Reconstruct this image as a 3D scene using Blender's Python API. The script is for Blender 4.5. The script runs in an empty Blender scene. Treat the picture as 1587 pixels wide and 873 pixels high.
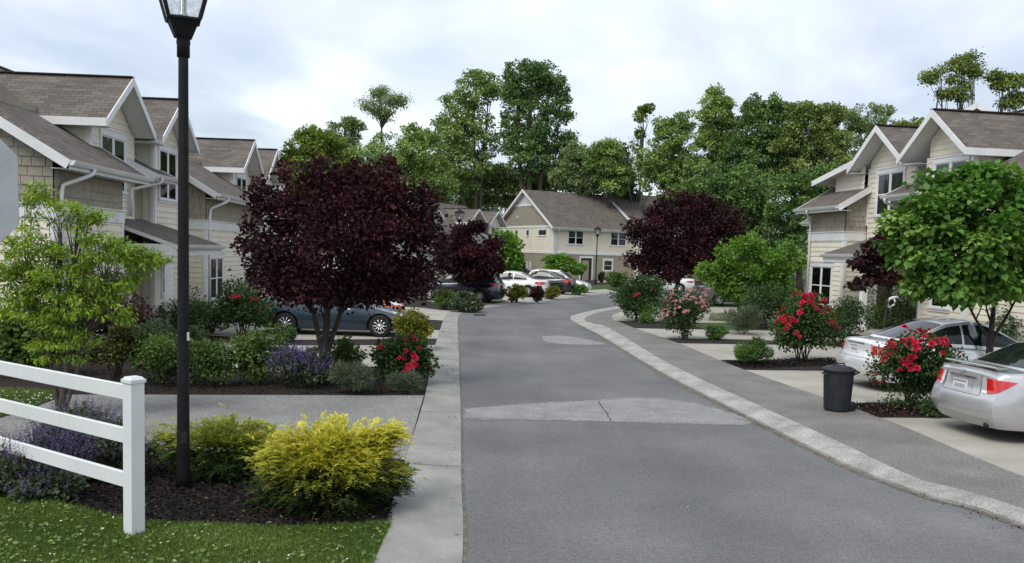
import bpy, math, random
import numpy as np
from mathutils import Vector, Matrix
from mathutils.bvhtree import BVHTree

SC = bpy.context.scene
COL = SC.collection
rad = math.radians

# ------------------------------------------------------------------ camera
FPX, PPX, PPY, HC, PITCH, ROLL = 1374.0, 793.5, 499.0, 2.65, 0.080, 0.03
IW, IH = 1587.0, 873.0
_f = np.array([0, math.cos(PITCH), -math.sin(PITCH)])
_r0 = np.array([1.0, 0, 0]); _u0 = np.cross(_r0, _f)
_r = math.cos(ROLL)*_r0 + math.sin(ROLL)*_u0
_u = -math.sin(ROLL)*_r0 + math.cos(ROLL)*_u0
CAMP = np.array([0, 0, HC])
cd = bpy.data.cameras.new('camera')
cam = bpy.data.objects.new('camera', cd); COL.objects.link(cam)
M = Matrix(((_r[0], _u[0], -_f[0], 0), (_r[1], _u[1], -_f[1], 0), (_r[2], _u[2], -_f[2], HC), (0, 0, 0, 1)))
cam.matrix_world = M
cd.sensor_fit = 'HORIZONTAL'; cd.sensor_width = 36
cd.lens = FPX/IW*36
cd.shift_y = (PPY-IH/2)/IW
cd.clip_end = 3000; cd.clip_start = 0.05
SC.camera = cam

# ------------------------------------------------------------------ world, sun, exposure
W = bpy.data.worlds.new('World'); SC.world = W; W.use_nodes = True
nt = W.node_tree; nt.nodes.clear()
def wn(t, **k):
    n = nt.nodes.new(t)
    for a, b in k.items(): setattr(n, a, b)
    return n
SUN_EL, SUN_AZ = 52.0, 222.0          # compass bearing from +Y, clockwise: behind the camera, to the left
out = wn('ShaderNodeOutputWorld'); bg = wn('ShaderNodeBackground'); bg.inputs[1].default_value = 0.1
sky = wn('ShaderNodeTexSky', sky_type='NISHITA'); sky.sun_disc = False
sky.sun_elevation = rad(SUN_EL); sky.sun_rotation = rad(SUN_AZ); sky.air_density = 1.2; sky.dust_density = 2.5
tc = wn('ShaderNodeTexCoord')
sep = wn('ShaderNodeSeparateXYZ'); nt.links.new(tc.outputs['Generated'], sep.inputs[0])
mx = wn('ShaderNodeMath', operation='MAXIMUM'); mx.inputs[1].default_value = 0.0; nt.links.new(sep.outputs[2], mx.inputs[0])
ad = wn('ShaderNodeMath', operation='ADD'); ad.inputs[1].default_value = 0.16; nt.links.new(mx.outputs[0], ad.inputs[0])
dx = wn('ShaderNodeMath', operation='DIVIDE'); nt.links.new(sep.outputs[0], dx.inputs[0]); nt.links.new(ad.outputs[0], dx.inputs[1])
dy = wn('ShaderNodeMath', operation='DIVIDE'); nt.links.new(sep.outputs[1], dy.inputs[0]); nt.links.new(ad.outputs[0], dy.inputs[1])
cb = wn('ShaderNodeCombineXYZ'); nt.links.new(dx.outputs[0], cb.inputs[0]); nt.links.new(dy.outputs[0], cb.inputs[1])
n1 = wn('ShaderNodeTexNoise'); n1.inputs['Scale'].default_value = 0.62; n1.inputs['Detail'].default_value = 7; n1.inputs['Roughness'].default_value = 0.52; n1.inputs['Distortion'].default_value = 0.5
n2 = wn('ShaderNodeTexNoise'); n2.inputs['Scale'].default_value = 0.55; n2.inputs['Detail'].default_value = 5; n2.inputs['Roughness'].default_value = 0.5
nt.links.new(cb.outputs[0], n1.inputs['Vector'])
of = wn('ShaderNodeVectorMath', operation='ADD'); of.inputs[1].default_value = (3.3, 7.9, 1.0)
nt.links.new(cb.outputs[0], of.inputs[0]); nt.links.new(of.outputs[0], n2.inputs['Vector'])
ramp = wn('ShaderNodeValToRGB')                         # cloud brightness and tint
e = ramp.color_ramp.elements
e[0].position = 0.39; e[0].color = (0.42, 0.485, 0.585, 1)
e[1].position = 0.66; e[1].color = (0.99, 0.99, 1.0, 1)
m_ = e.new(0.49); m_.color = (0.55, 0.61, 0.7, 1)
m_ = e.new(0.575); m_.color = (0.76, 0.8, 0.86, 1)
nt.links.new(n1.outputs[0], ramp.inputs[0])
sc_ = wn('ShaderNodeVectorMath', operation='SCALE'); sc_.inputs['Scale'].default_value = 9.9
nt.links.new(ramp.outputs[0], sc_.inputs[0])
mr = wn('ShaderNodeMapRange'); mr.inputs[1].default_value = 0.36; mr.inputs[2].default_value = 0.5; mr.inputs[3].default_value = 0.62; mr.inputs[4].default_value = 1.0
nt.links.new(n2.outputs[0], mr.inputs[0])
sks = wn('ShaderNodeVectorMath', operation='SCALE'); sks.inputs['Scale'].default_value = 1.0
nt.links.new(sky.outputs[0], sks.inputs[0])
mix = wn('ShaderNodeMix', data_type='RGBA')
nt.links.new(mr.outputs[0], mix.inputs['Factor']); nt.links.new(sks.outputs[0], mix.inputs['A']); nt.links.new(sc_.outputs[0], mix.inputs['B'])
nt.links.new(mix.outputs['Result'], bg.inputs[0]); nt.links.new(bg.outputs[0], out.inputs[0])

sl = bpy.data.lights.new('sun', 'SUN'); sl.energy = 1.5; sl.angle = rad(28); sl.color = (1, 0.95, 0.87)
so = bpy.data.objects.new('sun', sl); COL.objects.link(so)
az, el = rad(SUN_AZ), rad(SUN_EL)
sv = Vector((math.sin(az)*math.cos(el), math.cos(az)*math.cos(el), math.sin(el)))
so.rotation_euler = sv.to_track_quat('Z', 'Y').to_euler(); so.location = sv*60
vs = SC.view_settings
vs.view_transform = 'Standard'; vs.look = 'None'; vs.gamma = 1; vs.exposure = 0.7; vs.use_curve_mapping = False
SC.cycles.max_bounces = 6; SC.cycles.transparent_max_bounces = 8
SC.cycles.use_denoising = True

# ------------------------------------------------------------------ survey helpers: photograph pixel -> place on the ground
def ray(x, y): return _f*FPX + _r*(x-PPX) - _u*(y-PPY)
def G(x, y, z=0.0):
    d = ray(x, y); return CAMP + (z-HC)/d[2]*d
def PL(x, y, Y):                       # point on the sight line at distance Y
    d = ray(x, y); return CAMP + Y/d[1]*d
def PPM(P): return FPX/((np.array(P)-CAMP) @ _f)
rng = np.random.default_rng(7)

# ------------------------------------------------------------------ scene-graph helpers
def tag(o, label=None, cat=None, group=None, kind=None):
    if label: o['label'] = label
    if cat: o['category'] = cat
    if group: o['group'] = group
    if kind: o['kind'] = kind
    return o
def thing(name, label, cat, loc=(0, 0, 0), rz=0.0, group=None):
    o = bpy.data.objects.new(name, None); COL.objects.link(o)
    o.location = [float(v) for v in loc]; o.rotation_euler = (0, 0, rz); o.empty_display_size = 0.2
    return tag(o, label, cat, group)
def link_mesh(name, me, parent=None):
    o = bpy.data.objects.new(name, me); COL.objects.link(o)
    if parent: o.parent = parent
    return o
def kids(o): return [c for c in bpy.data.objects if c.parent == o]
def dup(root, loc, rz, label, scale=1.0):
    def cp(o, par):
        c = o.copy(); COL.objects.link(c); c.parent = par
        for k in kids_of.get(o.name, ()): cp(k, c)
        return c
    kids_of = {}
    for o in bpy.data.objects:
        if o.parent: kids_of.setdefault(o.parent.name, []).append(o)
    r = cp(root, None); r.location = [float(v) for v in loc]; r.rotation_euler = (0, 0, rz)
    r.scale = (scale,)*3; r['label'] = label
    return r

class MB:
    """collects faces; build() links them as one mesh object"""
    def __init__(s): s.v = []; s.f = []; s.m = []; s.uv = []
    def face(s, pts, m=0, uv=None):
        b = len(s.v); s.v += [tuple(map(float, p)) for p in pts]
        s.f.append(tuple(range(b, b+len(pts)))); s.m.append(m)
        s.uv += uv if uv else [(0, 0)]*len(pts)
    def grid(s, P, m=0, close_u=False, close_v=False):
        P = np.asarray(P, float); n, k = P.shape[:2]; b = len(s.v)
        s.v += [tuple(p) for p in P.reshape(-1, 3)]
        for i in range(n if close_u else n-1):
            for j in range(k if close_v else k-1):
                i2, j2 = (i+1) % n, (j+1) % k
                s.f.append((b+i*k+j, b+i2*k+j, b+i2*k+j2, b+i*k+j2)); s.m.append(m); s.uv += [(0, 0)]*4
    def box(s, c, d, rz=0.0, m=0, taper=1.0):
        cx, cy, cz = c; x, y, z = d[0]/2, d[1]/2, d[2]/2
        co, si = math.cos(rz), math.sin(rz)
        V = []
        for k, t in ((-1, 1.0), (1, taper)):
            for a, b_ in ((-1, -1), (1, -1), (1, 1), (-1, 1)):
                px, py = a*x*t, b_*y*t
                V.append((cx+px*co-py*si, cy+px*si+py*co, cz+k*z))
        b = len(s.v); s.v += V
        for q in ((3, 2, 1, 0), (4, 5, 6, 7), (0, 1, 5, 4), (1, 2, 6, 5), (2, 3, 7, 6), (3, 0, 4, 7)):
            s.f.append(tuple(b+i for i in q)); s.m.append(m); s.uv += [(0, 0)]*4
    def bar(s, A, B, w, h, m=0, up=(0, 0, 1)):
        """rectangular bar from A to B; w across, h along up"""
        A, B = np.array(A, float), np.array(B, float); d = B-A; d /= np.linalg.norm(d)
        up = np.array(up, float); sd = np.cross(d, up); sd /= np.linalg.norm(sd); up2 = np.cross(sd, d)
        b = len(s.v)
        for P in (A, B):
            for a, c in ((-1, -1), (1, -1), (1, 1), (-1, 1)):
                s.v.append(tuple(P+sd*a*w/2+up2*c*h/2))
        for q in ((3, 2, 1, 0), (4, 5, 6, 7), (0, 1, 5, 4), (1, 2, 6, 5), (2, 3, 7, 6), (3, 0, 4, 7)):
            s.f.append(tuple(b+i for i in q)); s.m.append(m); s.uv += [(0, 0)]*4
    def tube(s, path, rads, n=8, m=0, cap=True):
        path = np.asarray(path, float); k = len(path)
        if np.isscalar(rads): rads = [rads]*k
        t = np.gradient(path, axis=0); t /= np.linalg.norm(t, axis=1)[:, None]+1e-9
        ref = np.array([0.31, 0.17, 1.0]) if abs(t[0][2]) < 0.8 else np.array([1.0, 0.2, 0.1])
        R = []
        for i in range(k):
            a = np.cross(t[i], ref); a /= np.linalg.norm(a)+1e-9; c = np.cross(t[i], a)
            ang = np.linspace(0, 2*math.pi, n, endpoint=False)
            R.append(path[i]+rads[i]*(np.cos(ang)[:, None]*a+np.sin(ang)[:, None]*c))
        b = len(s.v); s.grid(R, m, close_v=True)
        if cap:
            s.f.append(tuple(b+i for i in range(n))); s.m.append(m); s.uv += [(0, 0)]*n
            s.f.append(tuple(b+(k-1)*n+i for i in range(n))[::-1]); s.m.append(m); s.uv += [(0, 0)]*n
    def lathe(s, prof, n=24, m=0, c=(0, 0, 0), axis='z'):
        ang = np.linspace(0, 2*math.pi, n, endpoint=False); R = []
        for r, z in prof:
            if axis == 'z': R.append([(c[0]+r*math.cos(a), c[1]+r*math.sin(a), c[2]+z) for a in ang])
            else: R.append([(c[0]+r*math.cos(a), c[1]+z, c[2]+r*math.sin(a)) for a in ang])
        s.grid(R, m, close_v=True)
    def slab(s, pts, th, m_top=0, m_rest=1, uo=None):
        """roof slab: pts = top outline, uv in metres (u along first edge)"""
        P = [np.array(p, float) for p in pts]
        e1 = P[1]-P[0]; e1 /= np.linalg.norm(e1)
        nn = np.cross(P[1]-P[0], P[2]-P[0]); nn /= np.linalg.norm(nn)
        if nn[2] < 0: nn = -nn
        e2 = np.cross(nn, e1); o = np.array(uo if uo is not None else P[0])
        uv = [(float((p-o) @ e1), float((p-o) @ e2)) for p in P]
        s.face(P, m_top, uv)
        Q = [p-nn*th for p in P]; s.face(Q[::-1], m_rest)
        for i in range(len(P)):
            j = (i+1) % len(P); s.face([P[i], Q[i], Q[j], P[j]], m_rest)
    def build(s, name, mats, parent=None, smooth=False, loc=None):
        me = bpy.data.meshes.new(name)
        me.from_pydata(s.v, [], s.f)
        for mt in (mats if isinstance(mats, (list, tuple)) else [mats]): me.materials.append(mt)
        me.polygons.foreach_set('material_index', s.m)
        ul = me.uv_layers.new(name='UVMap'); ul.data.foreach_set('uv', np.array(s.uv, np.float32).ravel())
        if smooth: me.polygons.foreach_set('use_smooth', [True]*len(s.f))
        me.update()
        o = link_mesh(name, me, parent)
        if loc is not None: o.location = loc
        return o

# ------------------------------------------------------------------ materials
def newmat(name):
    m = bpy.data.materials.new(name); m.use_nodes = True
    t = m.node_tree; b = t.nodes['Principled BSDF']; return m, t, b
def node(t, typ, ins=None, **k):
    n = t.nodes.new(typ)
    for a, b in k.items(): setattr(n, a, b)
    for a, b in (ins or {}).items(): n.inputs[a].default_value = b
    return n
def ramp_of(t, stops, fac):
    r = node(t, 'ShaderNodeValToRGB'); el = r.color_ramp.elements
    while len(el) > 1: el.remove(el[-1])
    el[0].position = stops[0][0]; el[0].color = (*stops[0][1], 1)
    for p, c in stops[1:]:
        x = el.new(p); x.color = (*c, 1)
    t.links.new(fac, r.inputs[0]); return r
def noisy(name, c1, c2, scale=6.0, rough=0.7, bump=0.0, bscale=60.0, spec=0.3, detail=6, metal=0.0, lo=0.35, hi=0.65, c3=None, fine=None):
    m, t, b = newmat(name)
    co = node(t, 'ShaderNodeTexCoord')
    n = node(t, 'ShaderNodeTexNoise', {'Scale': scale, 'Detail': detail, 'Roughness': 0.6}); t.links.new(co.outputs['Object'], n.inputs['Vector'])
    st = [(lo, c1), (hi, c2)] if c3 is None else [(lo, c1), ((lo+hi)/2, c2), (hi, c3)]
    r = ramp_of(t, st, n.outputs[0]); colour = r.outputs[0]
    if fine:                                    # fine speckle: (scale, amount)
        f = node(t, 'ShaderNodeTexNoise', {'Scale': fine[0], 'Detail': 3, 'Roughness': 0.7}); t.links.new(co.outputs['Object'], f.inputs['Vector'])
        mr_ = node(t, 'ShaderNodeMapRange', {1: 0.3, 2: 0.7, 3: 1-fine[1], 4: 1+fine[1]}); t.links.new(f.outputs[0], mr_.inputs[0])
        vm = node(t, 'ShaderNodeVectorMath', operation='SCALE'); t.links.new(colour, vm.inputs[0]); t.links.new(mr_.outputs[0], vm.inputs['Scale']); colour = vm.outputs[0]
    t.links.new(colour, b.inputs['Base Color'])
    b.inputs['Roughness'].default_value = rough; b.inputs['Specular IOR Level'].default_value = spec; b.inputs['Metallic'].default_value = metal
    if bump:
        bn = node(t, 'ShaderNodeTexNoise', {'Scale': bscale, 'Detail': 4}); t.links.new(co.outputs['Object'], bn.inputs['Vector'])
        bp = node(t, 'ShaderNodeBump', {'Strength': bump, 'Distance': 0.02}); t.links.new(bn.outputs[0], bp.inputs['Height']); t.links.new(bp.outputs[0], b.inputs['Normal'])
    return m
def leafmat(name, dark, mid, light, trans=0.28, rough=0.55, spec=0.25):
    m, t, b = newmat(name); o = t.nodes['Material Output']
    a = node(t, 'ShaderNodeAttribute', attribute_name='tint')
    r = ramp_of(t, [(0.0, dark), (0.5, mid), (1.0, light)], a.outputs['Fac'])
    t.links.new(r.outputs[0], b.inputs['Base Color']); b.inputs['Roughness'].default_value = rough; b.inputs['Specular IOR Level'].default_value = spec
    tr = node(t, 'ShaderNodeBsdfTranslucent')
    g = node(t, 'ShaderNodeVectorMath', operation='MULTIPLY'); g.inputs[1].default_value = (1.15, 1.1, 0.6); t.links.new(r.outputs[0], g.inputs[0]); t.links.new(g.outputs[0], tr.inputs[0])
    x = node(t, 'ShaderNodeMixShader', {0: trans}); t.links.new(b.outputs[0], x.inputs[1]); t.links.new(tr.outputs[0], x.inputs[2]); t.links.new(x.outputs[0], o.inputs[0])
    return m
def paint(name, c, rough=0.35, metal=0.0, coat=0.6, flake=0.0):
    m, t, b = newmat(name)
    co = node(t, 'ShaderNodeTexCoord'); n = node(t, 'ShaderNodeTexNoise', {'Scale': 3.0, 'Detail': 5}); t.links.new(co.outputs['Object'], n.inputs['Vector'])
    r = ramp_of(t, [(0.3, tuple(v*0.93 for v in c)), (0.7, tuple(min(1, v*1.04) for v in c))], n.outputs[0])
    t.links.new(r.outputs[0], b.inputs['Base Color'])
    b.inputs['Roughness'].default_value = rough; b.inputs['Metallic'].default_value = metal; b.inputs['Coat Weight'].default_value = coat; b.inputs['Coat Roughness'].default_value = 0.06
    return m
MT = {}
MT['cream'] = noisy('cream_siding', (0.66, 0.615, 0.5), (0.73, 0.685, 0.57), 1.2, 0.65, fine=(9, 0.05))
MT['tan'] = noisy('tan_siding', (0.27, 0.245, 0.185), (0.32, 0.29, 0.22), 1.4, 0.7, fine=(8, 0.07))
MT['shake'] = noisy('tan_shake', (0.26, 0.235, 0.185), (0.315, 0.285, 0.225), 2.5, 0.75, fine=(14, 0.12))
MT['white'] = noisy('white_trim', (0.64, 0.645, 0.64), (0.72, 0.72, 0.715), 2.0, 0.5, fine=(12, 0.03))
MT['soffit'] = noisy('soffit_white', (0.58, 0.57, 0.54), (0.64, 0.63, 0.6), 2.0, 0.6)
MT['gable_grey'] = noisy('pale_gable_siding', (0.5, 0.52, 0.52), (0.57, 0.59, 0.59), 2.0, 0.6)
MT['gutter'] = noisy('white_gutter', (0.62, 0.62, 0.61), (0.72, 0.72, 0.71), 1.0, 0.35, spec=0.5)
MT['found'] = noisy('brick_footing', (0.2, 0.13, 0.1), (0.3, 0.22, 0.18), 12, 0.8)
MT['door'] = noisy('door_brown', (0.07, 0.045, 0.03), (0.1, 0.065, 0.045), 3, 0.5)
def roofmat():
    m, t, b = newmat('roof_shingles')
    uv = node(t, 'ShaderNodeUVMap'); 
    br = node(t, 'ShaderNodeTexBrick', {'Scale': 1.0, 'Mortar Size': 0.008, 'Mortar Smooth': 0.3, 'Bias': 0.0, 'Brick Width': 0.32, 'Row Height': 0.145,
        'Color1': (0.15, 0.134, 0.118, 1), 'Color2': (0.1, 0.088, 0.078, 1), 'Mortar': (0.05, 0.042, 0.038, 1)})
    t.links.new(uv.outputs[0], br.inputs['Vector'])
    n = node(t, 'ShaderNodeTexNoise', {'Scale': 0.7, 'Detail': 6}); t.links.new(uv.outputs[0], n.inputs['Vector'])
    n2 = node(t, 'ShaderNodeTexNoise', {'Scale': 55, 'Detail': 3}); t.links.new(uv.outputs[0], n2.inputs['Vector'])
    r = ramp_of(t, [(0.3, (0.86, 0.84, 0.84)), (0.7, (1.14, 1.13, 1.12))], n.outputs[0])
    r2 = ramp_of(t, [(0.3, (0.75, 0.75, 0.75)), (0.7, (1.25, 1.25, 1.25))], n2.outputs[0])
    a = node(t, 'ShaderNodeVectorMath', operation='MULTIPLY'); t.links.new(br.outputs[0], a.inputs[0]); t.links.new(r.outputs[0], a.inputs[1])
    a2 = node(t, 'ShaderNodeVectorMath', operation='MULTIPLY'); t.links.new(a.outputs[0], a2.inputs[0]); t.links.new(r2.outputs[0], a2.inputs[1])
    t.links.new(a2.outputs[0], b.inputs['Base Color']); b.inputs['Roughness'].default_value = 0.9; b.inputs['Specular IOR Level'].default_value = 0.15
    bp = node(t, 'ShaderNodeBump', {'Strength': 0.5, 'Distance': 0.02}); t.links.new(br.outputs[0], bp.inputs['Height']); t.links.new(bp.outputs[0], b.inputs['Normal'])
    return m
MT['roof'] = roofmat()
def glassmat(name, c, rough=0.05, spec=0.6):
    m, t, b = newmat(name)
    co = node(t, 'ShaderNodeTexCoord'); n = node(t, 'ShaderNodeTexNoise', {'Scale': 1.3, 'Detail': 4}); t.links.new(co.outputs['Object'], n.inputs['Vector'])
    r = ramp_of(t, [(0.35, tuple(v*0.6 for v in c)), (0.65, tuple(v*1.3 for v in c))], n.outputs[0])
    t.links.new(r.outputs[0], b.inputs['Base Color']); b.inputs['Roughness'].default_value = rough; b.inputs['Specular IOR Level'].default_value = spec
    return m
def panemat():
    m, t, b = newmat('window_glass'); o = t.nodes['Material Output']; t.nodes.remove(b)
    co = node(t, 'ShaderNodeTexCoord'); n = node(t, 'ShaderNodeTexNoise', {'Scale': 0.9, 'Detail': 2}); t.links.new(co.outputs['Object'], n.inputs['Vector'])
    bp = node(t, 'ShaderNodeBump', {'Strength': 0.06, 'Distance': 0.3}); t.links.new(n.outputs[0], bp.inputs['Height'])
    tr = node(t, 'ShaderNodeBsdfTransparent'); tr.inputs[0].default_value = (.62, .66, .64, 1)
    gl = node(t, 'ShaderNodeBsdfGlossy', {'Roughness': 0.03}); gl.inputs[0].default_value = (.9, .95, .95, 1); t.links.new(bp.outputs[0], gl.inputs['Normal'])
    fr = node(t, 'ShaderNodeFresnel', {'IOR': 1.5}); t.links.new(bp.outputs[0], fr.inputs['Normal'])
    x = node(t, 'ShaderNodeMixShader'); t.links.new(fr.outputs[0], x.inputs[0]); t.links.new(tr.outputs[0], x.inputs[1]); t.links.new(gl.outputs[0], x.inputs[2]); t.links.new(x.outputs[0], o.inputs[0])
    return m
MT['pane'] = panemat()
MT['blind'] = noisy('window_blind', (0.2, 0.2, 0.185), (0.3, 0.295, 0.275), 3, 0.8)
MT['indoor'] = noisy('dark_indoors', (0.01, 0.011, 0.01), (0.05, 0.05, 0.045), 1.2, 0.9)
MT['autoglass'] = glassmat('car_glass', (0.014, 0.019, 0.019), 0.04, 0.4)
MT['black'] = noisy('black_plastic', (0.012, 0.012, 0.013), (0.02, 0.02, 0.022), 8, 0.55, spec=0.4)
MT['pole'] = noisy('black_pole_paint', (0.006, 0.006, 0.007), (0.013, 0.013, 0.014), 4, 0.6, spec=0.2, fine=(40, 0.2))
MT['can'] = noisy('dark_grey_plastic', (0.013, 0.015, 0.019), (0.021, 0.024, 0.029), 5, 0.55, spec=0.3, fine=(60, 0.12))
MT['tyre'] = noisy('tyre_rubber', (0.012, 0.012, 0.012), (0.025, 0.024, 0.023), 9, 0.85)
MT['rim'] = paint('alloy_rim', (0.62, 0.63, 0.64), 0.3, 0.7, 0.3)
MT['chrome'] = paint('chrome', (0.75, 0.76, 0.78), 0.12, 1.0, 0.0)
MT['taillight'] = paint('red_tail_light', (0.5, 0.012, 0.01), 0.12, 0.0, 1.0)
MT['lens'] = paint('clear_lens', (0.65, 0.67, 0.68), 0.1, 0.4, 1.0)
MT['plate'] = noisy('plate_white', (0.62, 0.64, 0.66), (0.7, 0.71, 0.72), 6, 0.4)
MT['plate_mark'] = noisy('plate_marks', (0.2, 0.2, 0.24), (0.3, 0.3, 0.34), 20, 0.5)
MT['vinyl'] = noisy('white_vinyl', (0.6, 0.63, 0.63), (0.68, 0.7, 0.7), 1.5, 0.35, spec=0.5, fine=(30, 0.02))
MT['signback'] = noisy('bare_aluminium', (0.27, 0.295, 0.31), (0.34, 0.37, 0.38), 2.5, 0.5, metal=0.2, fine=(30, 0.05))
MT['bark'] = noisy('bark', (0.045, 0.037, 0.03), (0.11, 0.092, 0.075), 9, 0.9, 0.6, 40)
MT['bark_pale'] = noisy('bark_pale', (0.1, 0.09, 0.075), (0.2, 0.18, 0.155), 8, 0.9, 0.5, 40)
MT['bark_dark'] = noisy('bark_dark', (0.022, 0.017, 0.016), (0.055, 0.045, 0.04), 9, 0.9, 0.6, 40)
# ------------------------------------------------------------------ ground, road, kerbs, drives, beds
def asphalt():
    m, t, b = newmat('asphalt')
    co = node(t, 'ShaderNodeTexCoord')
    big = node(t, 'ShaderNodeTexNoise', {'Scale': 0.35, 'Detail': 6, 'Roughness': 0.6}); t.links.new(co.outputs['Object'], big.inputs['Vector'])
    fine = node(t, 'ShaderNodeTexNoise', {'Scale': 42, 'Detail': 6, 'Roughness': 0.85}); t.links.new(co.outputs['Object'], fine.inputs['Vector'])
    r = ramp_of(t, [(0.3, (0.1, 0.101, 0.102)), (0.5, (0.13, 0.131, 0.132)), (0.7, (0.168, 0.168, 0.167))], big.outputs[0])
    r2 = ramp_of(t, [(0.3, (0.4, 0.4, 0.4)), (0.5, (1, 1, 1)), (0.7, (1.75, 1.74, 1.7))], fine.outputs[0])
    a = node(t, 'ShaderNodeVectorMath', operation='MULTIPLY'); t.links.new(r.outputs[0], a.inputs[0]); t.links.new(r2.outputs[0], a.inputs[1])
    g2 = node(t, 'ShaderNodeTexNoise', {'Scale': 13, 'Detail': 5, 'Roughness': 0.8}); t.links.new(co.outputs['Object'], g2.inputs['Vector'])
    rg = ramp_of(t, [(0.3, (0.8, 0.8, 0.8)), (0.7, (1.22, 1.22, 1.21))], g2.outputs[0])
    ag = node(t, 'ShaderNodeVectorMath', operation='MULTIPLY'); t.links.new(a.outputs[0], ag.inputs[0]); t.links.new(rg.outputs[0], ag.inputs[1]); a = ag
    # long wheel streaks running with the road
    mp = node(t, 'ShaderNodeMapping'); mp.inputs['Scale'].default_value = (1.1, 0.05, 1); t.links.new(co.outputs['Object'], mp.inputs[0])
    s = node(t, 'ShaderNodeTexNoise', {'Scale': 1.0, 'Detail': 4}); t.links.new(mp.outputs[0], s.inputs['Vector'])
    r3 = ramp_of(t, [(0.35, (0.92, 0.92, 0.92)), (0.65, (1.07, 1.07, 1.07))], s.outputs[0])
    a2 = node(t, 'ShaderNodeVectorMath', operation='MULTIPLY'); t.links.new(a.outputs[0], a2.inputs[0]); t.links.new(r3.outputs[0], a2.inputs[1])
    t.links.new(a2.outputs[0], b.inputs['Base Color']); b.inputs['Roughness'].default_value = 0.85; b.inputs['Specular IOR Level'].default_value = 0.25
    bp = node(t, 'ShaderNodeBump', {'Strength': 0.5, 'Distance': 0.01}); t.links.new(fine.outputs[0], bp.inputs['Height']); t.links.new(bp.outputs[0], b.inputs['Normal'])
    return m
MT['asphalt'] = asphalt()
MT['patch'] = noisy('worn_asphalt_patch', (0.215, 0.215, 0.212), (0.285, 0.284, 0.28), 2.2, 0.9, 0.4, 120, fine=(45, 0.6))
MT['concrete'] = noisy('concrete', (0.28, 0.262, 0.225), (0.37, 0.35, 0.305), 0.8, 0.85, 0.2, 90, fine=(45, 0.13))
MT['kerb'] = noisy('kerb_concrete', (0.2, 0.203, 0.185), (0.29, 0.29, 0.268), 1.2, 0.85, 0.3, 70, fine=(55, 0.18))
MT['kerbworn'] = noisy('worn_kerb_concrete', (0.23, 0.225, 0.21), (0.38, 0.37, 0.345), 1.9, 0.9, 0.5, 60, fine=(38, 0.4))
MT['aggregate'] = noisy('exposed_aggregate', (0.145, 0.138, 0.128), (0.205, 0.195, 0.182), 0.9, 0.9, 0.5, 140, fine=(45, 0.65))
MT['aggregate_pale'] = noisy('pale_aggregate', (0.185, 0.183, 0.175), (0.255, 0.25, 0.24), 0.9, 0.9, 0.5, 140, fine=(45, 0.55))
MT['mulch'] = noisy('mulch', (0.012, 0.009, 0.008), (0.035, 0.026, 0.022), 22, 0.95, 1.0, 60, fine=(50, 0.5))
MT['lawn'] = noisy('lawn_soil', (0.03, 0.055, 0.014), (0.065, 0.1, 0.028), 3.5, 0.95, 0.5, 50, fine=(60, 0.4))
MT['grit'] = noisy('grit', (0.08, 0.072, 0.062), (0.17, 0.15, 0.13), 8, 0.95, fine=(70, 0.5))
MT['crack'] = noisy('crack_dark', (0.02, 0.02, 0.02), (0.05, 0.048, 0.045), 9, 0.95)

def strip_sheet(name, poly, mat, z, label=None, kind='structure', cat=None, jitter=0.0, th=0.0, group=None):
    """flat outline (world xy) as a sheet; optional thickness downward"""
    P = [(float(p[0]), float(p[1])) for p in poly]
    if jitter:
        Q = []
        for i in range(len(P)):
            a, b_ = np.array(P[i]), np.array(P[(i+1) % len(P)]); n = max(1, int(np.linalg.norm(b_-a)/0.07))
            for k in range(n): Q.append(tuple(a+(b_-a)*k/n+rng.normal(0, jitter, 2)))
        P = Q
    mb = MB(); mb.face([(x, y, z) for x, y in P])
    if th:
        for i in range(len(P)):
            j = (i+1) % len(P); mb.face([(P[i][0], P[i][1], z), (P[i][0], P[i][1], z-th), (P[j][0], P[j][1], z-th), (P[j][0], P[j][1], z)])
    o = mb.build(name, mat)
    tag(o, label, cat, group, kind); return o
def resample(pts, n):
    P = np.array([p[:2] for p in pts], float)
    # Catmull-Rom through the points
    out = []
    Q = np.vstack([2*P[0]-P[1], P, 2*P[-1]-P[-2]])
    for i in range(len(P)-1):
        p0, p1, p2, p3 = Q[i:i+4]
        for t in np.linspace(0, 1, n, endpoint=False):
            out.append(0.5*((2*p1)+(p2-p0)*t+(2*p0-5*p1+4*p2-p3)*t*t+(3*p1-p0-3*p2+p3)*t**3))
    out.append(P[-1]); return np.array(out)
def ribbon(name, A, B, mat, zs, kind='structure', label=None):
    """profiled strip between edge curves A and B; zs = [(t, z)]"""
    mb = MB(); A, B = np.array(A), np.array(B)
    rows = []
    for t, z in zs: rows.append(np.c_[A+(B-A)*t, np.full(len(A), z)])
    mb.grid(np.array(rows)); o = mb.build(name, mat); tag(o, label, None, None, kind); return o

# big ground sheet
mb = MB(); mb.face([(-700, -60, -0.03), (700, -60, -0.03), (700, 1500, -0.03), (-700, 1500, -0.03)])
tag(mb.build('ground', MT['lawn']), kind='structure')

ZL, ZR = 0.03, 0.09                      # finished levels left and right of the road
roadL = [(-0.1, -8), (-0.2, 2)]+[G(*p)[:2] for p in [(717, 870), (715, 740), (714, 640), (711, 540), (709.5, 505), (711, 492), (720, 484), (745, 479), (795, 473), (860, 465.5), (905, 460), (955, 455), (1060, 449), (1190, 446)]]+[(60, 95)]
roadR = [(7.2, -8), (6.1, 4)]+[G(*p)[:2] for p in [(1587, 817), (1439, 771), (1314, 724), (1179, 657), (1024, 578), (930, 521), (893, 502), (884, 495), (893, 488.5), (950, 477), (1060, 465)]]+[(26, 62), (60, 78)]
RL, RR = resample(roadL, 14), resample(roadR, 14)
strip_sheet('road', list(RL)+list(RR[::-1]), MT['asphalt'], 0.0)
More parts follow.
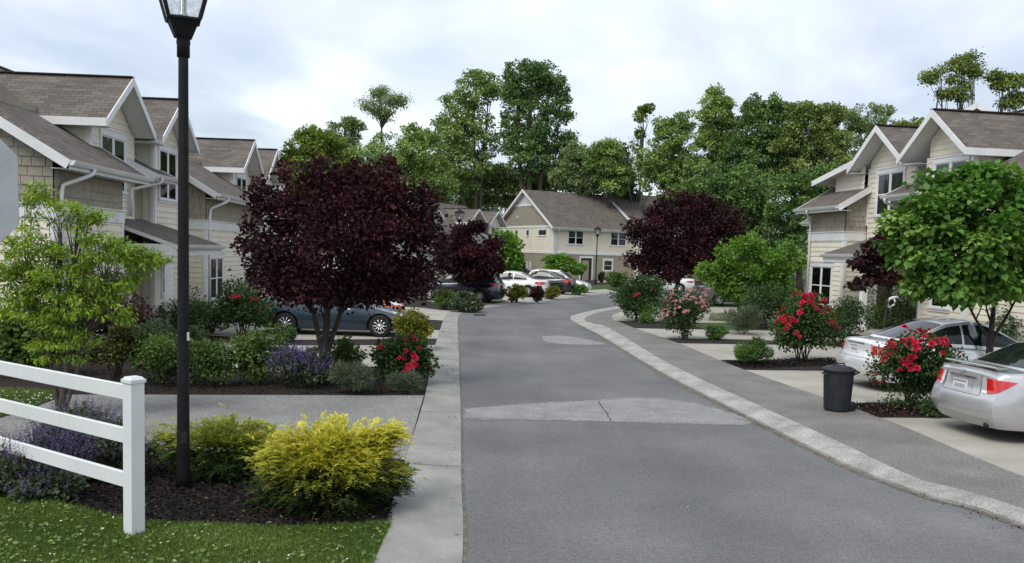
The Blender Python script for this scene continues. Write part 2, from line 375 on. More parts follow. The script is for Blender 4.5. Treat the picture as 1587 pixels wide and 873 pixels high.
# left rolled kerb: flush concrete pan
kl = [(-0.9, -8), (-0.95, 2)]+[G(*p, ZL)[:2] for p in [(580, 870), (610, 770), (635, 690), (659, 612), (672, 545), (684, 505), (692, 488), (706, 480), (738, 474.5), (792, 468.5), (857, 461.5), (903, 456.5), (955, 451.5), (1060, 446), (1190, 443.5)]]
def near_match(A, Bpts, n=14):            # resample both curves to the same count by arc length
    def al(C, N):
        d = np.r_[0, np.cumsum(np.linalg.norm(np.diff(C, axis=0), axis=1))]; s = np.linspace(0, d[-1], N)
        return np.c_[np.interp(s, d, C[:, 0]), np.interp(s, d, C[:, 1])]
    C = resample(Bpts, n); return al(A, 260), al(C, 260)
a, b_ = near_match(resample(roadL[:-1], 14), kl)
ribbon('kerb', a, b_, MT['kerb'], [(0, -0.02), (0.004, 0.012), (0.25, 0.008), (0.5, 0.022), (1, ZL+0.004)])
KL = b_
kr = [(7.5, -8), (6.4, 4)]+[G(*p, ZR)[:2] for p in [(1587, 786), (1444, 748), (1320, 690), (1180, 627), (1039, 562), (948, 508), (912, 499), (918, 490), (957, 480), (1030, 471), (1090, 466.5)]]+[(26.4, 61), (60, 77)]
a, b_ = near_match(resample(roadR, 14), kr); b_ = a+(b_-a)*.84
ribbon('kerb', a, b_, MT['kerbworn'], [(0, -0.02), (0.01, 0.035), (0.3, 0.06), (0.5, ZR-0.004), (1, ZR+0.002)])
KR = b_
# right aggregate walk
wk = [(8.6, -8), (7.2, 4)]+[G(*p, ZR)[:2] for p in [(1587, 739), (1366, 648), (1154, 573.5), (1050, 531.5), (982, 508), (951, 494), (962, 487), (1030, 479), (1090, 472)]]+[(26.8, 59.5), (60, 75.5)]
a, b_ = near_match(KR, wk)
ribbon('walk', a, b_, MT['aggregate'], [(0, ZR-0.004), (0.02, ZR), (1, ZR+0.004)])
WK = b_
rd = np.array([0.99, 0.1414])             # direction square to the street on the right
def walk_at(y):
    i = np.argmin(abs(WK[:170, 1]-y)); return WK[i]
def right_strip(name, y0, y1, length, mat, z, kind='structure', label=None, start=0.0, **k):
    A, B = walk_at(y0)+rd*start, walk_at(y1)+rd*start
    return strip_sheet(name, [A, A+rd*length, B+rd*length, B], mat, z, label, kind, **k)
# soil level on the right
strip_sheet('ground', [WK[k] for k in range(0, 259, 6)]+[(60, 120), (90, 120), (90, -8)], MT['lawn'], ZR-0.02)
wy = lambda x, y: G(x, y, ZR)[1]
yA, yB = wy(1355, 646), wy(1322, 627)     # bed by the bin
yC, yD = wy(1156, 573), wy(1121, 560)
yE, yF = wy(1051, 532), wy(1023, 525)
yG, yH = wy(980, 508), wy(951, 497)
right_strip('driveway', 8.5, yA, 9.5, MT['concrete'], ZR-.003, start=-.32)
right_strip('driveway', yB, yC, 7.2, MT['concrete'], ZR-.003, start=-.32)
right_strip('driveway', yD, yE, 7.5, MT['concrete'], ZR-.003, start=-.32)
right_strip('driveway', yF, yG, 7.5, MT['concrete'], ZR-.003, start=-.32)
for y0, y1, ln in ((yA, yB, 8), (yC, yD, 8), (yE, yF, 3.2), (yG, yH, 2.6)):
    right_strip('mulch_bed', y0, y1, ln, MT['mulch'], ZR+0.012, jitter=0.012)
right_strip('mulch_bed', 13.0, 40, 6.2, MT['mulch'], ZR-0.004, start=7.6)
right_strip('driveway', yH, 40.3, 7.5, MT['concrete'], ZR-.003, start=-.32)
right_strip('driveway', 40.5, 45, 12, MT['concrete'], ZR-.003, start=-.32)
strip_sheet('walk', [G(x, y, ZR)[:2] for x, y in [(951, 497), (948, 489), (962, 484), (1012, 479), (1060, 482), (1030, 494), (982, 501)]], MT['concrete'], ZR+0.008)
# left side: concrete drives, aggregate drive, beds (surveyed on the ground)
strip_sheet('ground', [tuple(p) for p in KL[0:255:6]]+[(40, 140), (-90, 140), (-90, -8)], MT['mulch'], ZL-0.012)
def left_poly(name, px, mat, z, **k): return strip_sheet(name, [G(x, y, z)[:2] for x, y in px], mat, z, kind='structure', **k)
left_poly('driveway', [(657, 613), (104, 611.5), (30, 641), (-260, 700), (-260, 745), (150, 690), (420, 705), (628, 712)], MT['aggregate_pale'], ZL)
left_poly('driveway', [(676, 535), (434, 535.5), (290, 529), (270, 560), (430, 577), (669, 563)], MT['concrete'], ZL)
left_poly('driveway', [(681.5, 512), (560, 504), (380, 501), (335, 500), (325, 520), (440, 527), (679, 525)], MT['concrete'], ZL)
left_poly('driveway', [(702, 482), (640, 476), (480, 474), (480, 487), (620, 493), (688, 497)], MT['concrete'], ZL)
left_poly('driveway', [(800, 468), (900, 456.8), (952, 451.5), (930, 446), (860, 449), (780, 454), (700, 461), (660, 466), (680, 470), (740, 472)], MT['concrete'], ZL-0.004)
lawn_px = [(604, 812), (430, 822), (230, 815), (110, 790), (40, 772), (-420, 740), (-420, 1500), (720, 1500), (572, 890)]
left_poly('lawn', lawn_px, MT['lawn'], ZL+0.006)
left_poly('lawn', [(104, 610), (20, 606), (-300, 600), (-300, 690), (28, 640)], MT['lawn'], ZL+0.006)
left_poly('lawn', [(745, 471), (788, 467), (775, 463), (745, 465), (712, 474)], MT['lawn'], ZL+0.006)
left_poly('lawn', [(900, 450), (952, 447.5), (1040, 445), (1040, 441), (952, 441), (880, 444)], MT['lawn'], ZL+0.006)
left_poly('walk', [(925, 437.5), (985, 438.5), (1070, 440), (1070, 436.5), (985, 435), (930, 433.8)], MT['concrete'], ZL+0.006)

# worn light patches across the road, cracks, grit (all sheets a few mm above the asphalt)
def on_road(px, mat, name, z, jit): return strip_sheet(name, [G(x, y)[:2] for x, y in px], mat, z, kind='structure', jitter=jit)
def fade_patch(px, z=.004):
    P = resample([G(x, y)[:2] for x, y in px+[px[0]]], 8)[:-1]; c = P.mean(0); n = len(P); Q = c+(P-c)*np.array([.93, .76])
    mb = MB()
    for i in range(n):
        j = (i+1) % n; mb.face([(*P[i], z), (*P[j], z), (*Q[j], z), (*Q[i], z)], 0, [(0, 0), (0, 0), (1, 0), (1, 0)])
    for i in range(n):
        j = (i+1) % n; mb.face([(*Q[i], z), (*Q[j], z), (*c, z)], 0, [(1, 0)]*3)
    tag(mb.build('road_patch', MT['patch_fade']), kind='structure')
def patchmat():
    m = MT['patch'].copy(); t = m.node_tree; o = t.nodes['Material Output']; b = t.nodes['Principled BSDF']
    uv = node(t, 'ShaderNodeUVMap'); sp = node(t, 'ShaderNodeSeparateXYZ'); t.links.new(uv.outputs[0], sp.inputs[0])
    co = node(t, 'ShaderNodeTexCoord'); n = node(t, 'ShaderNodeTexNoise', {'Scale': 9, 'Detail': 6, 'Roughness': .75}); t.links.new(co.outputs['Object'], n.inputs['Vector'])
    mr = node(t, 'ShaderNodeMapRange', {1: .25, 2: .75, 3: -.9, 4: .5}); t.links.new(n.outputs[0], mr.inputs[0])
    ad = node(t, 'ShaderNodeMath', operation='ADD'); t.links.new(sp.outputs[0], ad.inputs[0]); t.links.new(mr.outputs[0], ad.inputs[1])
    m2 = node(t, 'ShaderNodeMapRange', {1: 0.0, 2: .35, 3: 0, 4: .92}); t.links.new(ad.outputs[0], m2.inputs[0])
    tr = node(t, 'ShaderNodeBsdfTransparent'); x = node(t, 'ShaderNodeMixShader'); t.links.new(m2.outputs[0], x.inputs[0]); t.links.new(tr.outputs[0], x.inputs[1]); t.links.new(b.outputs[0], x.inputs[2]); t.links.new(x.outputs[0], o.inputs[0])
    return m
MT['patch_fade'] = patchmat()
fade_patch([(716, 634), (760, 630), (830, 624), (918, 619), (985, 614), (1040, 617), (1110, 631), (1172, 659), (1050, 659), (948, 656), (800, 653), (716, 651)])
fade_patch([(838, 520.5), (880, 520.5), (940, 534), (880, 534.5), (845, 530)])
on_road([(1005, 570), (1030, 573), (1046, 583), (1020, 582)], MT['grit'], 'road_stain', 0.004, 0.03)
on_road([(733, 487), (752, 487), (753, 490), (735, 490)], MT['crack'], 'drain_grate', 0.006, 0.0)
mb = MB()                                # crumbling asphalt seam along the right kerb and a tar line along the left
for C, off, w in ((RR, -0.03, 0.10), (RL, 0.015, 0.028)):
    for i in range(14, 110):
        p, q = C[i], C[i+1]; d = (q-p)/max(1e-6, np.linalg.norm(q-p)); nrm = np.array([d[1], -d[0]])
        w0 = w*(0.6+0.8*abs(math.sin(i*1.7)+0.4*math.sin(i*5.1)))
        o_ = p+nrm*off; o2 = q+nrm*off
        mb.face([(*(o_-nrm*w0/2), 0.005), (*(o2-nrm*w0/2), 0.005), (*(o2+nrm*w0/2), 0.005), (*(o_+nrm*w0/2), 0.005)])
tag(mb.build('road_seam', MT['grit']), kind='structure')
def crack(pts, w):
    mb = MB(); P = resample([G(*p)[:2] for p in pts], 8); P = P+rng.normal(0, 0.012, P.shape)
    for i in range(len(P)-1):
        d = P[i+1]-P[i]; d /= np.linalg.norm(d)+1e-9; n_ = np.array([-d[1], d[0]])*w
        mb.face([(*(P[i]-n_), 0.009), (*(P[i+1]-n_), 0.009), (*(P[i+1]+n_), 0.009), (*(P[i]+n_), 0.009)])
    tag(mb.build('road_crack', MT['crack']), kind='structure')
crack([(926, 622), (936, 636), (941, 641), (948, 653)], 0.006)
crack([(1140, 648), (1200, 668), (1280, 700)], 0.004)
# joints in the kerb pan and drives
mb = MB()
for i in range(3, 200, 9):
    q = KL[i]; p = RL[np.argmin(np.linalg.norm(RL-q, axis=1))]; p = q+(p-q)*.97; d = KL[i+1]-KL[i-1]; d = d/np.linalg.norm(d)*0.005
    m_ = (p+q)/2
    for A, B, za, zb_ in ((p, m_, .017, .026), (m_, q, .026, ZL+.0075)):
        mb.face([(*(A-d), za), (*(B-d), zb_), (*(B+d), zb_), (*(A+d), za)])
tag(mb.build('kerb_joint', MT['crack']), kind='structure')
# ------------------------------------------------------------------ houses (local axes: x along the street, y into the house)
def clap(mb, p0, d, n, z0, z1, L, R, step=0.175):
    p0, d, n = np.array(p0, float), np.array(d, float), np.array(n, float)
    z = z0
    while z < z1-0.01:
        zt = min(z+step, z1)
        l0, r0, l1, r1 = L(z), R(z), L(zt), R(zt)
        if r0 > l0:
            if r1 < l1: l1 = r1 = (l1+r1)/2
            P = lambda s, o, h: (*(p0+d*s+n*o), h)
            mb.face([P(l0, .024, z), P(r0, .024, z), P(r1, .005, zt), P(l1, .005, zt)])
            mb.face([P(l0, .0, z), P(r0, .0, z), P(r0, .024, z), P(l0, .024, z)])
        z = zt
def shake(mb, p0, d, n, z0, z1, L, R, step=0.2, seed=1):
    r_ = random.Random(seed)
    p0, d, n = np.array(p0, float), np.array(d, float), np.array(n, float)
    P = lambda s, o, h: (*(p0+d*s+n*o), h)
    z = z0
    while z < z1-0.01:
        zt = min(z+step, z1); l, r = max(L(z), L(zt)), min(R(z), R(zt)); l, r = min(L(z), L(zt)), max(R(z), R(zt))
        s = l-r_.random()*0.2
        while s < r:
            w = r_.uniform(0.18, 0.4); a, b = max(s, l), min(s+w-0.012, r)
            if b > a+0.01:
                o = r_.uniform(.018, .03); zz = z-r_.uniform(0, .012)
                mb.face([P(a, o, zz), P(b, o, zz), P(b, .005, zt), P(a, .005, zt)])
                mb.face([P(a, .0, zz), P(b, .0, zz), P(b, o, zz), P(a, o, zz)])
                mb.face([P(a, 0, zz), P(a, o, zz), P(a, .005, zt)]); mb.face([P(b, 0, zz), P(b, o, zz), P(b, .005, zt)])
            s += w
        z = zt
WN = [0]
def window(root, p0, d, n, u0, u1, z0, z1, twin=True, bars=True, sill=True, tw=0.1):
    """frame proud of the siding, glass set back in it; p0,d,n in the wall plane"""
    p0, d, n = np.array(p0, float), np.array(d, float), np.array(n, float)
    P = lambda s, o, h: np.array((*(p0+d*s+n*o), h))
    rz = math.atan2(d[1], d[0])
    fr = MB()
    def bx(a, b, za, zb, o0, o1): 
        c = P((a+b)/2, (o0+o1)/2, (za+zb)/2); fr.box(c, (b-a, o1-o0, zb-za), rz)
    bx(u0-tw, u0, z0, z1, 0, .05); bx(u1, u1+tw, z0, z1, 0, .05)
    bx(u0-tw-.03, u1+tw+.03, z1, z1+tw*1.6, 0, .06); bx(u0-tw-.05, u1+tw+.05, z1+tw*1.6, z1+tw*1.6+.03, 0, .08)
    if sill: bx(u0-tw-.03, u1+tw+.03, z0-.06, z0, 0, .085); bx(u0-tw, u1+tw, z0-.14, z0-.06, 0, .05)
    s = .035
    pn = [(u0, u1)] if not twin else [(u0, (u0+u1)/2-.04), ((u0+u1)/2+.04, u1)]
    if twin: bx((u0+u1)/2-.04, (u0+u1)/2+.04, z0, z1, 0, .048)
    for a, b in pn:
        bx(a, a+s, z0, z1, .006, .034); bx(b-s, b, z0, z1, .006, .034); bx(a+s, b-s, z0, z0+s, .006, .034); bx(a+s, b-s, z1-s, z1, .006, .034)
        if bars: bx(a+s, b-s, (z0+z1)/2-.02, (z0+z1)/2+.02, .006, .036)
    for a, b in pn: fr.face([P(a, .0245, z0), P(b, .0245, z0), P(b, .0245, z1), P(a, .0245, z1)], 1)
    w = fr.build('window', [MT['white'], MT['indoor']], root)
    WN[0] += 1; fr_ = (0, .5, .28, 0, .97, .45)[WN[0] % 6]
    for a, b in pn:
        if fr_ and bars:
            g = MB(); zz = z1-s
            while zz > z1-s-(z1-z0-2*s)*fr_+.02: g.face([P(a+s, .0265, zz-.045), P(b-s, .0265, zz-.045), P(b-s, .0255, zz), P(a+s, .0255, zz)]); zz -= .05
            g.build('blind', MT['blind'], w)
        q4 = [P(a+s, .0295, z0+s), P(b-s, .0295, z0+s), P(b-s, .0295, z1-s), P(a+s, .0295, z1-s)]; g = MB(); g.face(q4 if np.cross((*d, 0), (0, 0, 1))[:2] @ n > 0 else q4[::-1]); g.build('pane', MT['pane'], w)
    return w
def gutter(root, A, B, out):
    """K-style gutter hung from A to B; out = outward direction (xy)"""
    A, B = np.array(A, float), np.array(B, float); o = np.array([*out, 0.0]); up = np.array([0, 0, 1.0])
    prof = [(0, .0), (0, -.1), (.07, -.105), (.1, -.06), (.115, -.03), (.125, 0), (.118, 0), (.1, -.05), (.06, -.085), (.012, -.08), (.012, 0)]
    mb = MB(); mb.grid(np.array([[A+o*a+up*b for a, b in prof], [B+o*a+up*b for a, b in prof]]))
    for E_ in (A, B): mb.face([E_+o*a+up*b for a, b in prof[:6]])
    return mb.build('gutter', MT['gutter'], root)
def downspout(root, pts):
    mb = MB(); P = np.array(pts, float)
    Q = []
    for i in range(len(P)):
        if 0 < i < len(P)-1:
            a = P[i]+(P[i-1]-P[i])/np.linalg.norm(P[i-1]-P[i])*.07; b = P[i]+(P[i+1]-P[i])/np.linalg.norm(P[i+1]-P[i])*.07
            Q += [a, P[i]*.6+(a+b)*.2, b]
        else: Q.append(P[i])
    mb.tube(Q, .045, 8); return mb.build('downspout', MT['gutter'], root, smooth=True)
def townhouse(name, label, loc, rz, Wg, Lu=11.04, catslide=False, dz=0.0, back=10.0, pa=.45, posts=(.5,)):
    root = thing(name, label, 'house', (loc[0], loc[1], dz), rz, 'cream row houses')
    ZP, ZE, VM, VG = 6.95, 5.64, 0.8, 0.55
    SL, V0, ZG = 0.6, -0.45, 4.27                # main slope, eave line, eave height
    zr = lambda v: ZG+(v-V0)*SL
    VR = 5.0
    ud, uo, up_, uo2, uq = Wg, Wg+2.9, Wg+1.3, Wg+3.03, Wg+4.75
    uR = Wg+6.45
    core = MB()                                  # solid walls behind the cladding
    core.box((Lu/2, (VM+.06+back)/2, 2.1), (Lu-.04, back-VM-.06, 4.2)); core.box((Wg/2, VM/2+.1, 2.0), (Wg-.04, VM+.1, 4.0))
    core.box(((ud+uo)/2, VM+1.0, 4.6), (uo-ud-.05, 1.9, 2.0)); core.box((Wg+4.97, VG+1.1, 4.6), (2.2, 2.0, 2.0)); core.box((Lu/2, 3.2, 5.0), (Lu-.04, 2.4, 1.8))
    core.build('inner_wall', MT['tan'], root)
    w = MB()
    # wing: clapboard below the band on street face and near end
    clap(w, (0, 0), (1, 0), (0, -1), 0.2, 3.05, lambda z: .09, lambda z: Wg-.09)
    clap(w, (0, 0), (0, 1), (-1, 0), 0.2, 3.05, lambda z: .09, lambda z: back)
    clap(w, (Wg, 0), (0, 1), (1, 0), 0.2, 3.05, lambda z: .09, lambda z: VM)
    # gabled fronts
    s1 = (ZP-ZE)/(up_-(ud-.45)); s1b = (ZP-ZE)/(uo2-up_)
    clap(w, (0, VM), (1, 0), (0, -1), 0.2, ZP-.2, lambda z: max(ud+.1, up_-(ZP-.2-z)/s1), lambda z: min(uo-.1, up_+(ZP-.2-z)/s1b))
    g0, g1 = Wg+3.85, Wg+6.1
    s2 = (ZP-ZE)/(uq-uo2); s2b = (ZP-ZE)/(uR-uq)
    clap(w, (0, VG), (1, 0), (0, -1), 0.2, ZP-.2, lambda z: max(g0+.1, uq-(ZP-.2-z)/s2), lambda z: min(g1-.1, uq+(ZP-.2-z)/s2b))
    clap(w, (g0, VG), (0, 1), (-1, 0), 0.2, 5.6, lambda z: .09, lambda z: .7)
    clap(w, (g1, VG), (0, 1), (1, 0), 0.2, 5.6, lambda z: .09, lambda z: 1.8)
    clap(w, (0, 1.1), (1, 0), (0, -1), 0.2, 5.6, lambda z: uo-.1, lambda z: g0+.1)
    clap(w, (uo, VM), (0, 1), (1, 0), 0.2, 5.6, lambda z: .0, lambda z: .4)
    clap(w, (0, VM), (1, 0), (0, -1), 0.2, 4.6, lambda z: g1, lambda z: Lu)
    clap(w, (ud, VM), (0, 1), (-1, 0), 4.2, 5.62, lambda z: .09, lambda z: 2.2)
    clap(w, (Lu, VM), (0, 1), (1, 0), 0.2, 4.2, lambda z: 0, lambda z: back-VM)
    w.build('wall', MT['cream'], root)
    s = MB()
    shake(s, (0, 0), (1, 0), (0, -1), 3.35, 4.08, lambda z: .02, lambda z: Wg-.02, seed=3)
    zmx = zr(VR)-.2
    shake(s, (0, 0), (0, 1), (-1, 0), 3.35, zmx, lambda z: max(.02, V0+(z+.16-ZG)/SL), lambda z: min(back, 2*VR-V0-(z+.16-ZG)/SL), seed=4)
    shake(s, (Wg, 0), (0, 1), (1, 0), 3.35, 4.7, lambda z: max(.02, V0+(z+.16-ZG)/SL), lambda z: VM, seed=5)
    s.build('shake_wall', MT['shake'], root)
    t = MB()                                     # bands, corner boards
    t.box((Wg/2, -.022, 3.2), (Wg+.09, .045, .3)); t.box((Wg/2, -.035, 3.365), (Wg+.14, .08, .03))
    t.box((-.022, back/2+.001, 3.2), (.045, back, .3)); t.box((-.035, back/2+.001, 3.365), (.08, back, .03))
    t.box((Wg+.022, VM/2, 3.2), (.045, VM-.002, .3)); t.box((Wg+.03, VM/2, 3.365), (.06, VM-.002, .03))
    for (x, y) in ((0.045, -.018), (Wg-.045, -.018)): t.box((x, y, 1.625), (.1, .04, 2.85))
    t.box((-.018, .047, 1.625), (.04, .1, 2.85)); t.box((Wg+.018, .047, 1.625), (.04, .1, 2.85))
    t.box((ud+.05, VM-.018, 4.6), (.1, .04, 2.0)); t.box((ud-.018, VM+.047, 4.6), (.04, .1, 2.0))
    t.box((uo-.05, VM-.018, 4.2), (.1, .04, 2.8)); t.box((uo+.018, VM+.05, 4.2), (.04, .1, 2.8))
    for gx in (g0, g1):
        sg = -1 if gx == g0 else 1
        t.box((gx-sg*.05, VG-.018, 2.9), (.1, .04, 5.4)); t.box((gx+sg*.018, VG+.047, 2.9), (.04, .1, 5.4))
    t.build('trim', MT['white'], root)
    f = MB(); f.box((Wg/2, VM/2-.02, .1), (Wg-.02, VM-.0, .22)); f.box((Lu/2, VM+.3, .1), (Lu-.02, .62, .2)); f.box((.2, back/2, .1), (.38, back-.1, .2)); f.build('footing', MT['found'], root)
    # windows
    window(root, (0, 0), (1, 0), (0, -1), min(.42, Wg*.12+.1), min(.42, Wg*.12+.1)+1.5, .68, 2.08)
    window(root, (0, VM), (1, 0), (0, -1), ud+.66, ud+2.2, 3.95, 5.36)
    window(root, (0, VG), (1, 0), (0, -1), g0+.45, g0+1.95, 3.92, 5.38)
    window(root, (0, VG), (1, 0), (0, -1), g0+.7, g0+1.5, 1.0, 2.1, twin=False)
    # front door behind the porch
    dm = MB(); dm.box((Wg+1.55, VM-.025, 1.2), (.95, .045, 2.06)); d_ = dm.build('door', MT['door'], root)
    k = MB(); k.lathe([(0, -.06), (.03, -.055), (.03, -.03), (.012, 0)], 10, c=(Wg+1.95, VM-.05, 1.1), axis='y'); k.build('handle', MT['chrome'], d_, smooth=True)
    dt = MB()
    for x in (Wg+1.02, Wg+2.08): dt.box((x, VM-.03, 1.2), (.1, .06, 2.06))
    dt.box((Wg+1.55, VM-.03, 2.29), (1.2, .06, .12)); dt.build('door_frame', MT['white'], root)
    # main roof in two planes so that nothing covers the gabled fronts
    R = MB(); ex = Wg+(.65 if not catslide else .25); th = .14
    R.slab([(-.32, V0, ZG), (ex, V0, ZG), (ex, VR, zr(VR)), (-.32, VR, zr(VR))], th)
    R.slab([(ex, 1.0, zr(1.0)), (Lu+.0, 1.0, zr(1.0)), (Lu+.0, VR, zr(VR)), (ex, VR, zr(VR))], th-.002, uo=(-.32, V0, ZG))
    R.slab([(-.32, VR, zr(VR)), (Lu, VR, zr(VR)), (Lu, back+.4, zr(2*VR-back-.4)), (-.32, back+.4, zr(2*VR-back-.4))], th)
    R.slab([(g1+.05, .42, zr(.42)), (Lu+.02, .42, zr(.42)), (Lu+.02, 1.0, zr(1.0)), (g1+.05, 1.0, zr(1.0))], th-.004)
    R.tube([(-.32, VR, zr(VR)+.01), (Lu, VR, zr(VR)+.01)], .06, 6)
    R.build('roof', [MT['roof'], MT['soffit']], root)
    GR = MB(); vf, vb = VM-.6, 4.5
    GR.slab([(up_, vb, ZP), (up_, vf, ZP), (ud-.45, vf, ZE), (ud-.45, vb-2.2, ZE), ], .12)
    GR.slab([(up_, vf, ZP), (up_, vb, ZP), (uo2, vb-2.2, ZE), (uo2, vf, ZE)], .12)
    vg = VG-.55
    GR.slab([(uq, vb, ZP+.002), (uq, vg, ZP+.002), (uo2+.003, vg, ZE+.002), (uo2+.003, vb-2.2, ZE+.002)], .12)
    GR.slab([(uq, vg, ZP+.002), (uq, vb, ZP+.002), (uR, vb-2.2, ZE+.002), (uR, vg, ZE+.002)], .12)
    for ux, v_ in ((up_, vf), (uq, vg)): GR.bar((ux, v_-.01, ZP+.012), (ux, vb, ZP+.012), .2, .03)
    if catslide:                                  # the far slope runs on at a lower pitch over the wing
        GR.slab([(ud-.1, 1.9, ZE+.28), (ud-.1, vf, ZE+.28), (-.42, vf, ZE-.24), (-.42, 1.9, ZE-.24)], .12)
    GR.build('gable_roof', [MT['roof'], MT['soffit']], root)
    F = MB(); h = .2
    for (ux, uy, v_, zt) in ((ud-.45, up_, vf, ZP), (uo2, up_, vf, ZP), (uo2, uq, vg, ZP), (uR, uq, vg, ZP)):
        F.face([(ux, v_-.03, ZE-.0), (uy, v_-.03, ZP), (uy, v_-.03, ZP-h-.02), (ux, v_-.03, ZE-h)])
        F.face([(ux, v_, ZE-.0), (uy, v_, ZP), (uy, v_, ZP-h-.02), (ux, v_, ZE-h)])
        F.face([(ux, v_-.03, ZE-h), (uy, v_-.03, ZP-h-.02), (uy, v_, ZP-h-.02), (ux, v_, ZE-h)])
        F.face([(ux, v_-.03, ZE), (ux, v_, ZE), (ux, v_, ZE-h), (ux, v_-.03, ZE-h)])
        F.face([(ux, v_-.03, ZE+.001), (uy, v_-.03, ZP+.001), (uy, v_, ZP+.001), (ux, v_, ZE+.001)])
    F.box((ud-.465, (vf+2.1)/2, ZE-h/2-.004), (.03, 2.1-vf, h)); F.box((uR+.017, (vg+2.1)/2, ZE-h/2-.004), (.03, 2.1-vg, h))
    # soffits closing the eaves
    F.box(((ud-.45+ud)/2, (vf+2.1)/2+.02, ZE-h+.01), (.43, 2.06-vf, .012)); F.box(((uR+g1)/2, (vg+2.1)/2+.02, ZE-h+.01), (uR-g1-.02, 2.06-vg, .012))
    F.box(((uo+g0)/2+.02, .62, ZE-h+.004), (g0-uo-.06, .9, .012))
    if catslide:
        F.bar((ud-.1, vf-.02, ZE+.16), (-.42, vf-.02, ZE-.36), .03, .2); F.bar((-.435, vf, ZE-.33), (-.435, 1.9, ZE-.33), .03, .18)
        ck = MB(); clap(ck, (0, vf+.45), (1, 0), (0, -1), ZE-.75, ZE+.05, lambda z: .6, lambda z: Wg, .175); ck.build('cheek_wall', MT['cream'], root)
    # wing eave: rake boards and fascia
    for ux in (-.335, ex+.015):
        A = np.array((ux, V0, ZG)); v2 = VM-.02 if ux > 0 else VR; B = np.array((ux, v2, zr(v2)))
        F.bar(A-(0, 0, .1), B-(0, 0, .1), .03, .2)
    F.bar((-.335, VR, zr(VR)-.1), (-.335, back+.4, zr(2*VR-back-.4)-.1), .03, .2)
    F.box(((ex-.32)/2, V0-.012, ZG-.1), (ex+.3, .022, .19))
    F.box(((Wg)/2+.1, V0/2, ZG-.17), (Wg+.6, -V0-.03, .014)); 
    F.build('fascia', MT['white'], root)
    gutter(root, (-.34, V0-.026, ZG-.01), (ex+.03, V0-.026, ZG-.01), (0, -1))
    downspout(root, [(.75, V0-.09, ZG-.1), (.72, V0-.07, ZG-.22), (.2, -.09, ZG-.5), (.17, -.07, ZG-.8), (.17, -.07, .25)])
    # small shed roof between the gables
    P = MB(); a, b = Wg+2.4, Wg+4.3
    P.slab([(a, -.02, 4.5), (b, -.02, 4.5), (b, 1.12, 5.05), (a, 1.12, 5.05)], .09)
    P.build('shed_roof', [MT['roof'], MT['soffit']], root)
    q = MB(); q.bar((a-.015, -.03, 4.42), (a-.015, 1.1, 4.965), .03, .19); q.bar((b+.015, -.03, 4.42), (b+.015, .5, 4.67), .03, .19); q.box(((a+b)/2, -.032, 4.41), (b-a, .022, .17)); q.box(((a+b)/2, .4, 4.34), (b-a-.02, .8, .012)); q.build('shed_fascia', MT['white'], root)
    gutter(root, (a-.02, -.045, 4.49), (b+.02, -.045, 4.49), (0, -1))
    downspout(root, [(a+.25, -.11, 4.4), (a+.22, -.1, 4.28), (a+.05, VM-.12, 4.05), (a+.05, VM-.1, 3.3)])
    # porch
    P = MB(); a, b, z0, z1 = Wg+pa, Wg+4.85, 2.55, 3.25; vp = -1.2
    P.slab([(a, vp, z0), (b, vp, z0), (b-.7, VM+.05, z1), (a+.02, VM+.05, z1)], .1)
    P.slab([(b, vp, z0), (b, VG-.05, z0+.08), (b-.7, VM+.05, z1)], .1)
    P.build('porch_roof', [MT['roof'], MT['soffit']], root)
    q = MB(); q.box(((a+b)/2, vp+.03, 2.37), (b-a-.02, .05, .2)); q.box((b-.04, (vp+VG)/2, 2.37), (.05, VG-vp-.1, .2)); q.box(((a+b)/2, (vp+VM)/2, 2.3), (b-a-.1, VM-vp-.2, .014)); q.box((a+.03, (vp+VM)/2, 2.4), (.05, VM-vp-.12, .3)); q.build('porch_fascia', MT['white'], root)
    gutter(root, (a-.03, vp+.002, z0-.02), (b+.03, vp+.002, z0-.02), (0, -1))
    for x in [Wg+q_ for q_ in posts]:
        q = MB(); q.box((x, -1.0, 1.2), (.17, .17, 2.2)); q.box((x, -1.0, .2), (.22, .22, .2)); q.box((x, -1.0, 2.22), (.22, .22, .12)); q.build('porch_post', MT['white'], root)
    q = MB(); q.box(((a+b)/2, (vp+VM)/2, .06), (b-a-.1, VM-vp, .14)); q.build('porch_floor', MT['concrete'], root)
    return root
dvL = math.atan2(0.998645, -0.05204)
H0 = np.array([-10.4826, 31.2803]); tL = np.array([-.05204, .998645])
hl1 = townhouse('row_house', 'nearest cream row house on the left, partly behind the black lamp post', H0+tL*-12.25, dvL, 3.75)
hl2 = townhouse('row_house', 'cream row house left of the big purple tree, behind a tall red rose bush', H0+tL*-1.2, dvL, 6.3, Lu=13.2)
dR = np.array([-.1414, .98995]); HR = np.array([11.544, 33.626])+dR*0.89
rzR = math.atan2(-.98995, .1414)
hr1 = townhouse('row_house', 'cream row house on the right behind the parked silver cars', HR, rzR, 2.67, catslide=True, dz=.32, pa=.8, posts=(3.25,))
hr2 = townhouse('row_house', 'cream row house mostly hidden behind the right hand house, only its edge showing', HR+dR*11.2+np.array([5.6, .6]), rzR, 2.67, dz=.3, pa=.8, posts=(3.25,))

# two more units of the left row further down the street, turned towards the bend
def far_pt(x, y, Y): return PL(x, y, Y)
P4 = far_pt(742, 322, 82); tF = np.array([.45, .893])
hb1 = townhouse('row_house', 'cream row house beyond the bend, its two gables just above the smaller purple tree', P4[:2]-tF*6.2-np.array([-.893, .45])*.3, math.atan2(tF[1], tF[0]), 4.9, Lu=11.8, dz=-.55)
P3 = P4[:2]-tF*(6.2+11.6)
hb2 = townhouse('row_house', 'cream row house beyond the bend, one gable showing right of the big purple tree', P3-np.array([-.893, .45])*.3, math.atan2(tF[1], tF[0]), 4.9, Lu=11.8, dz=-.45)

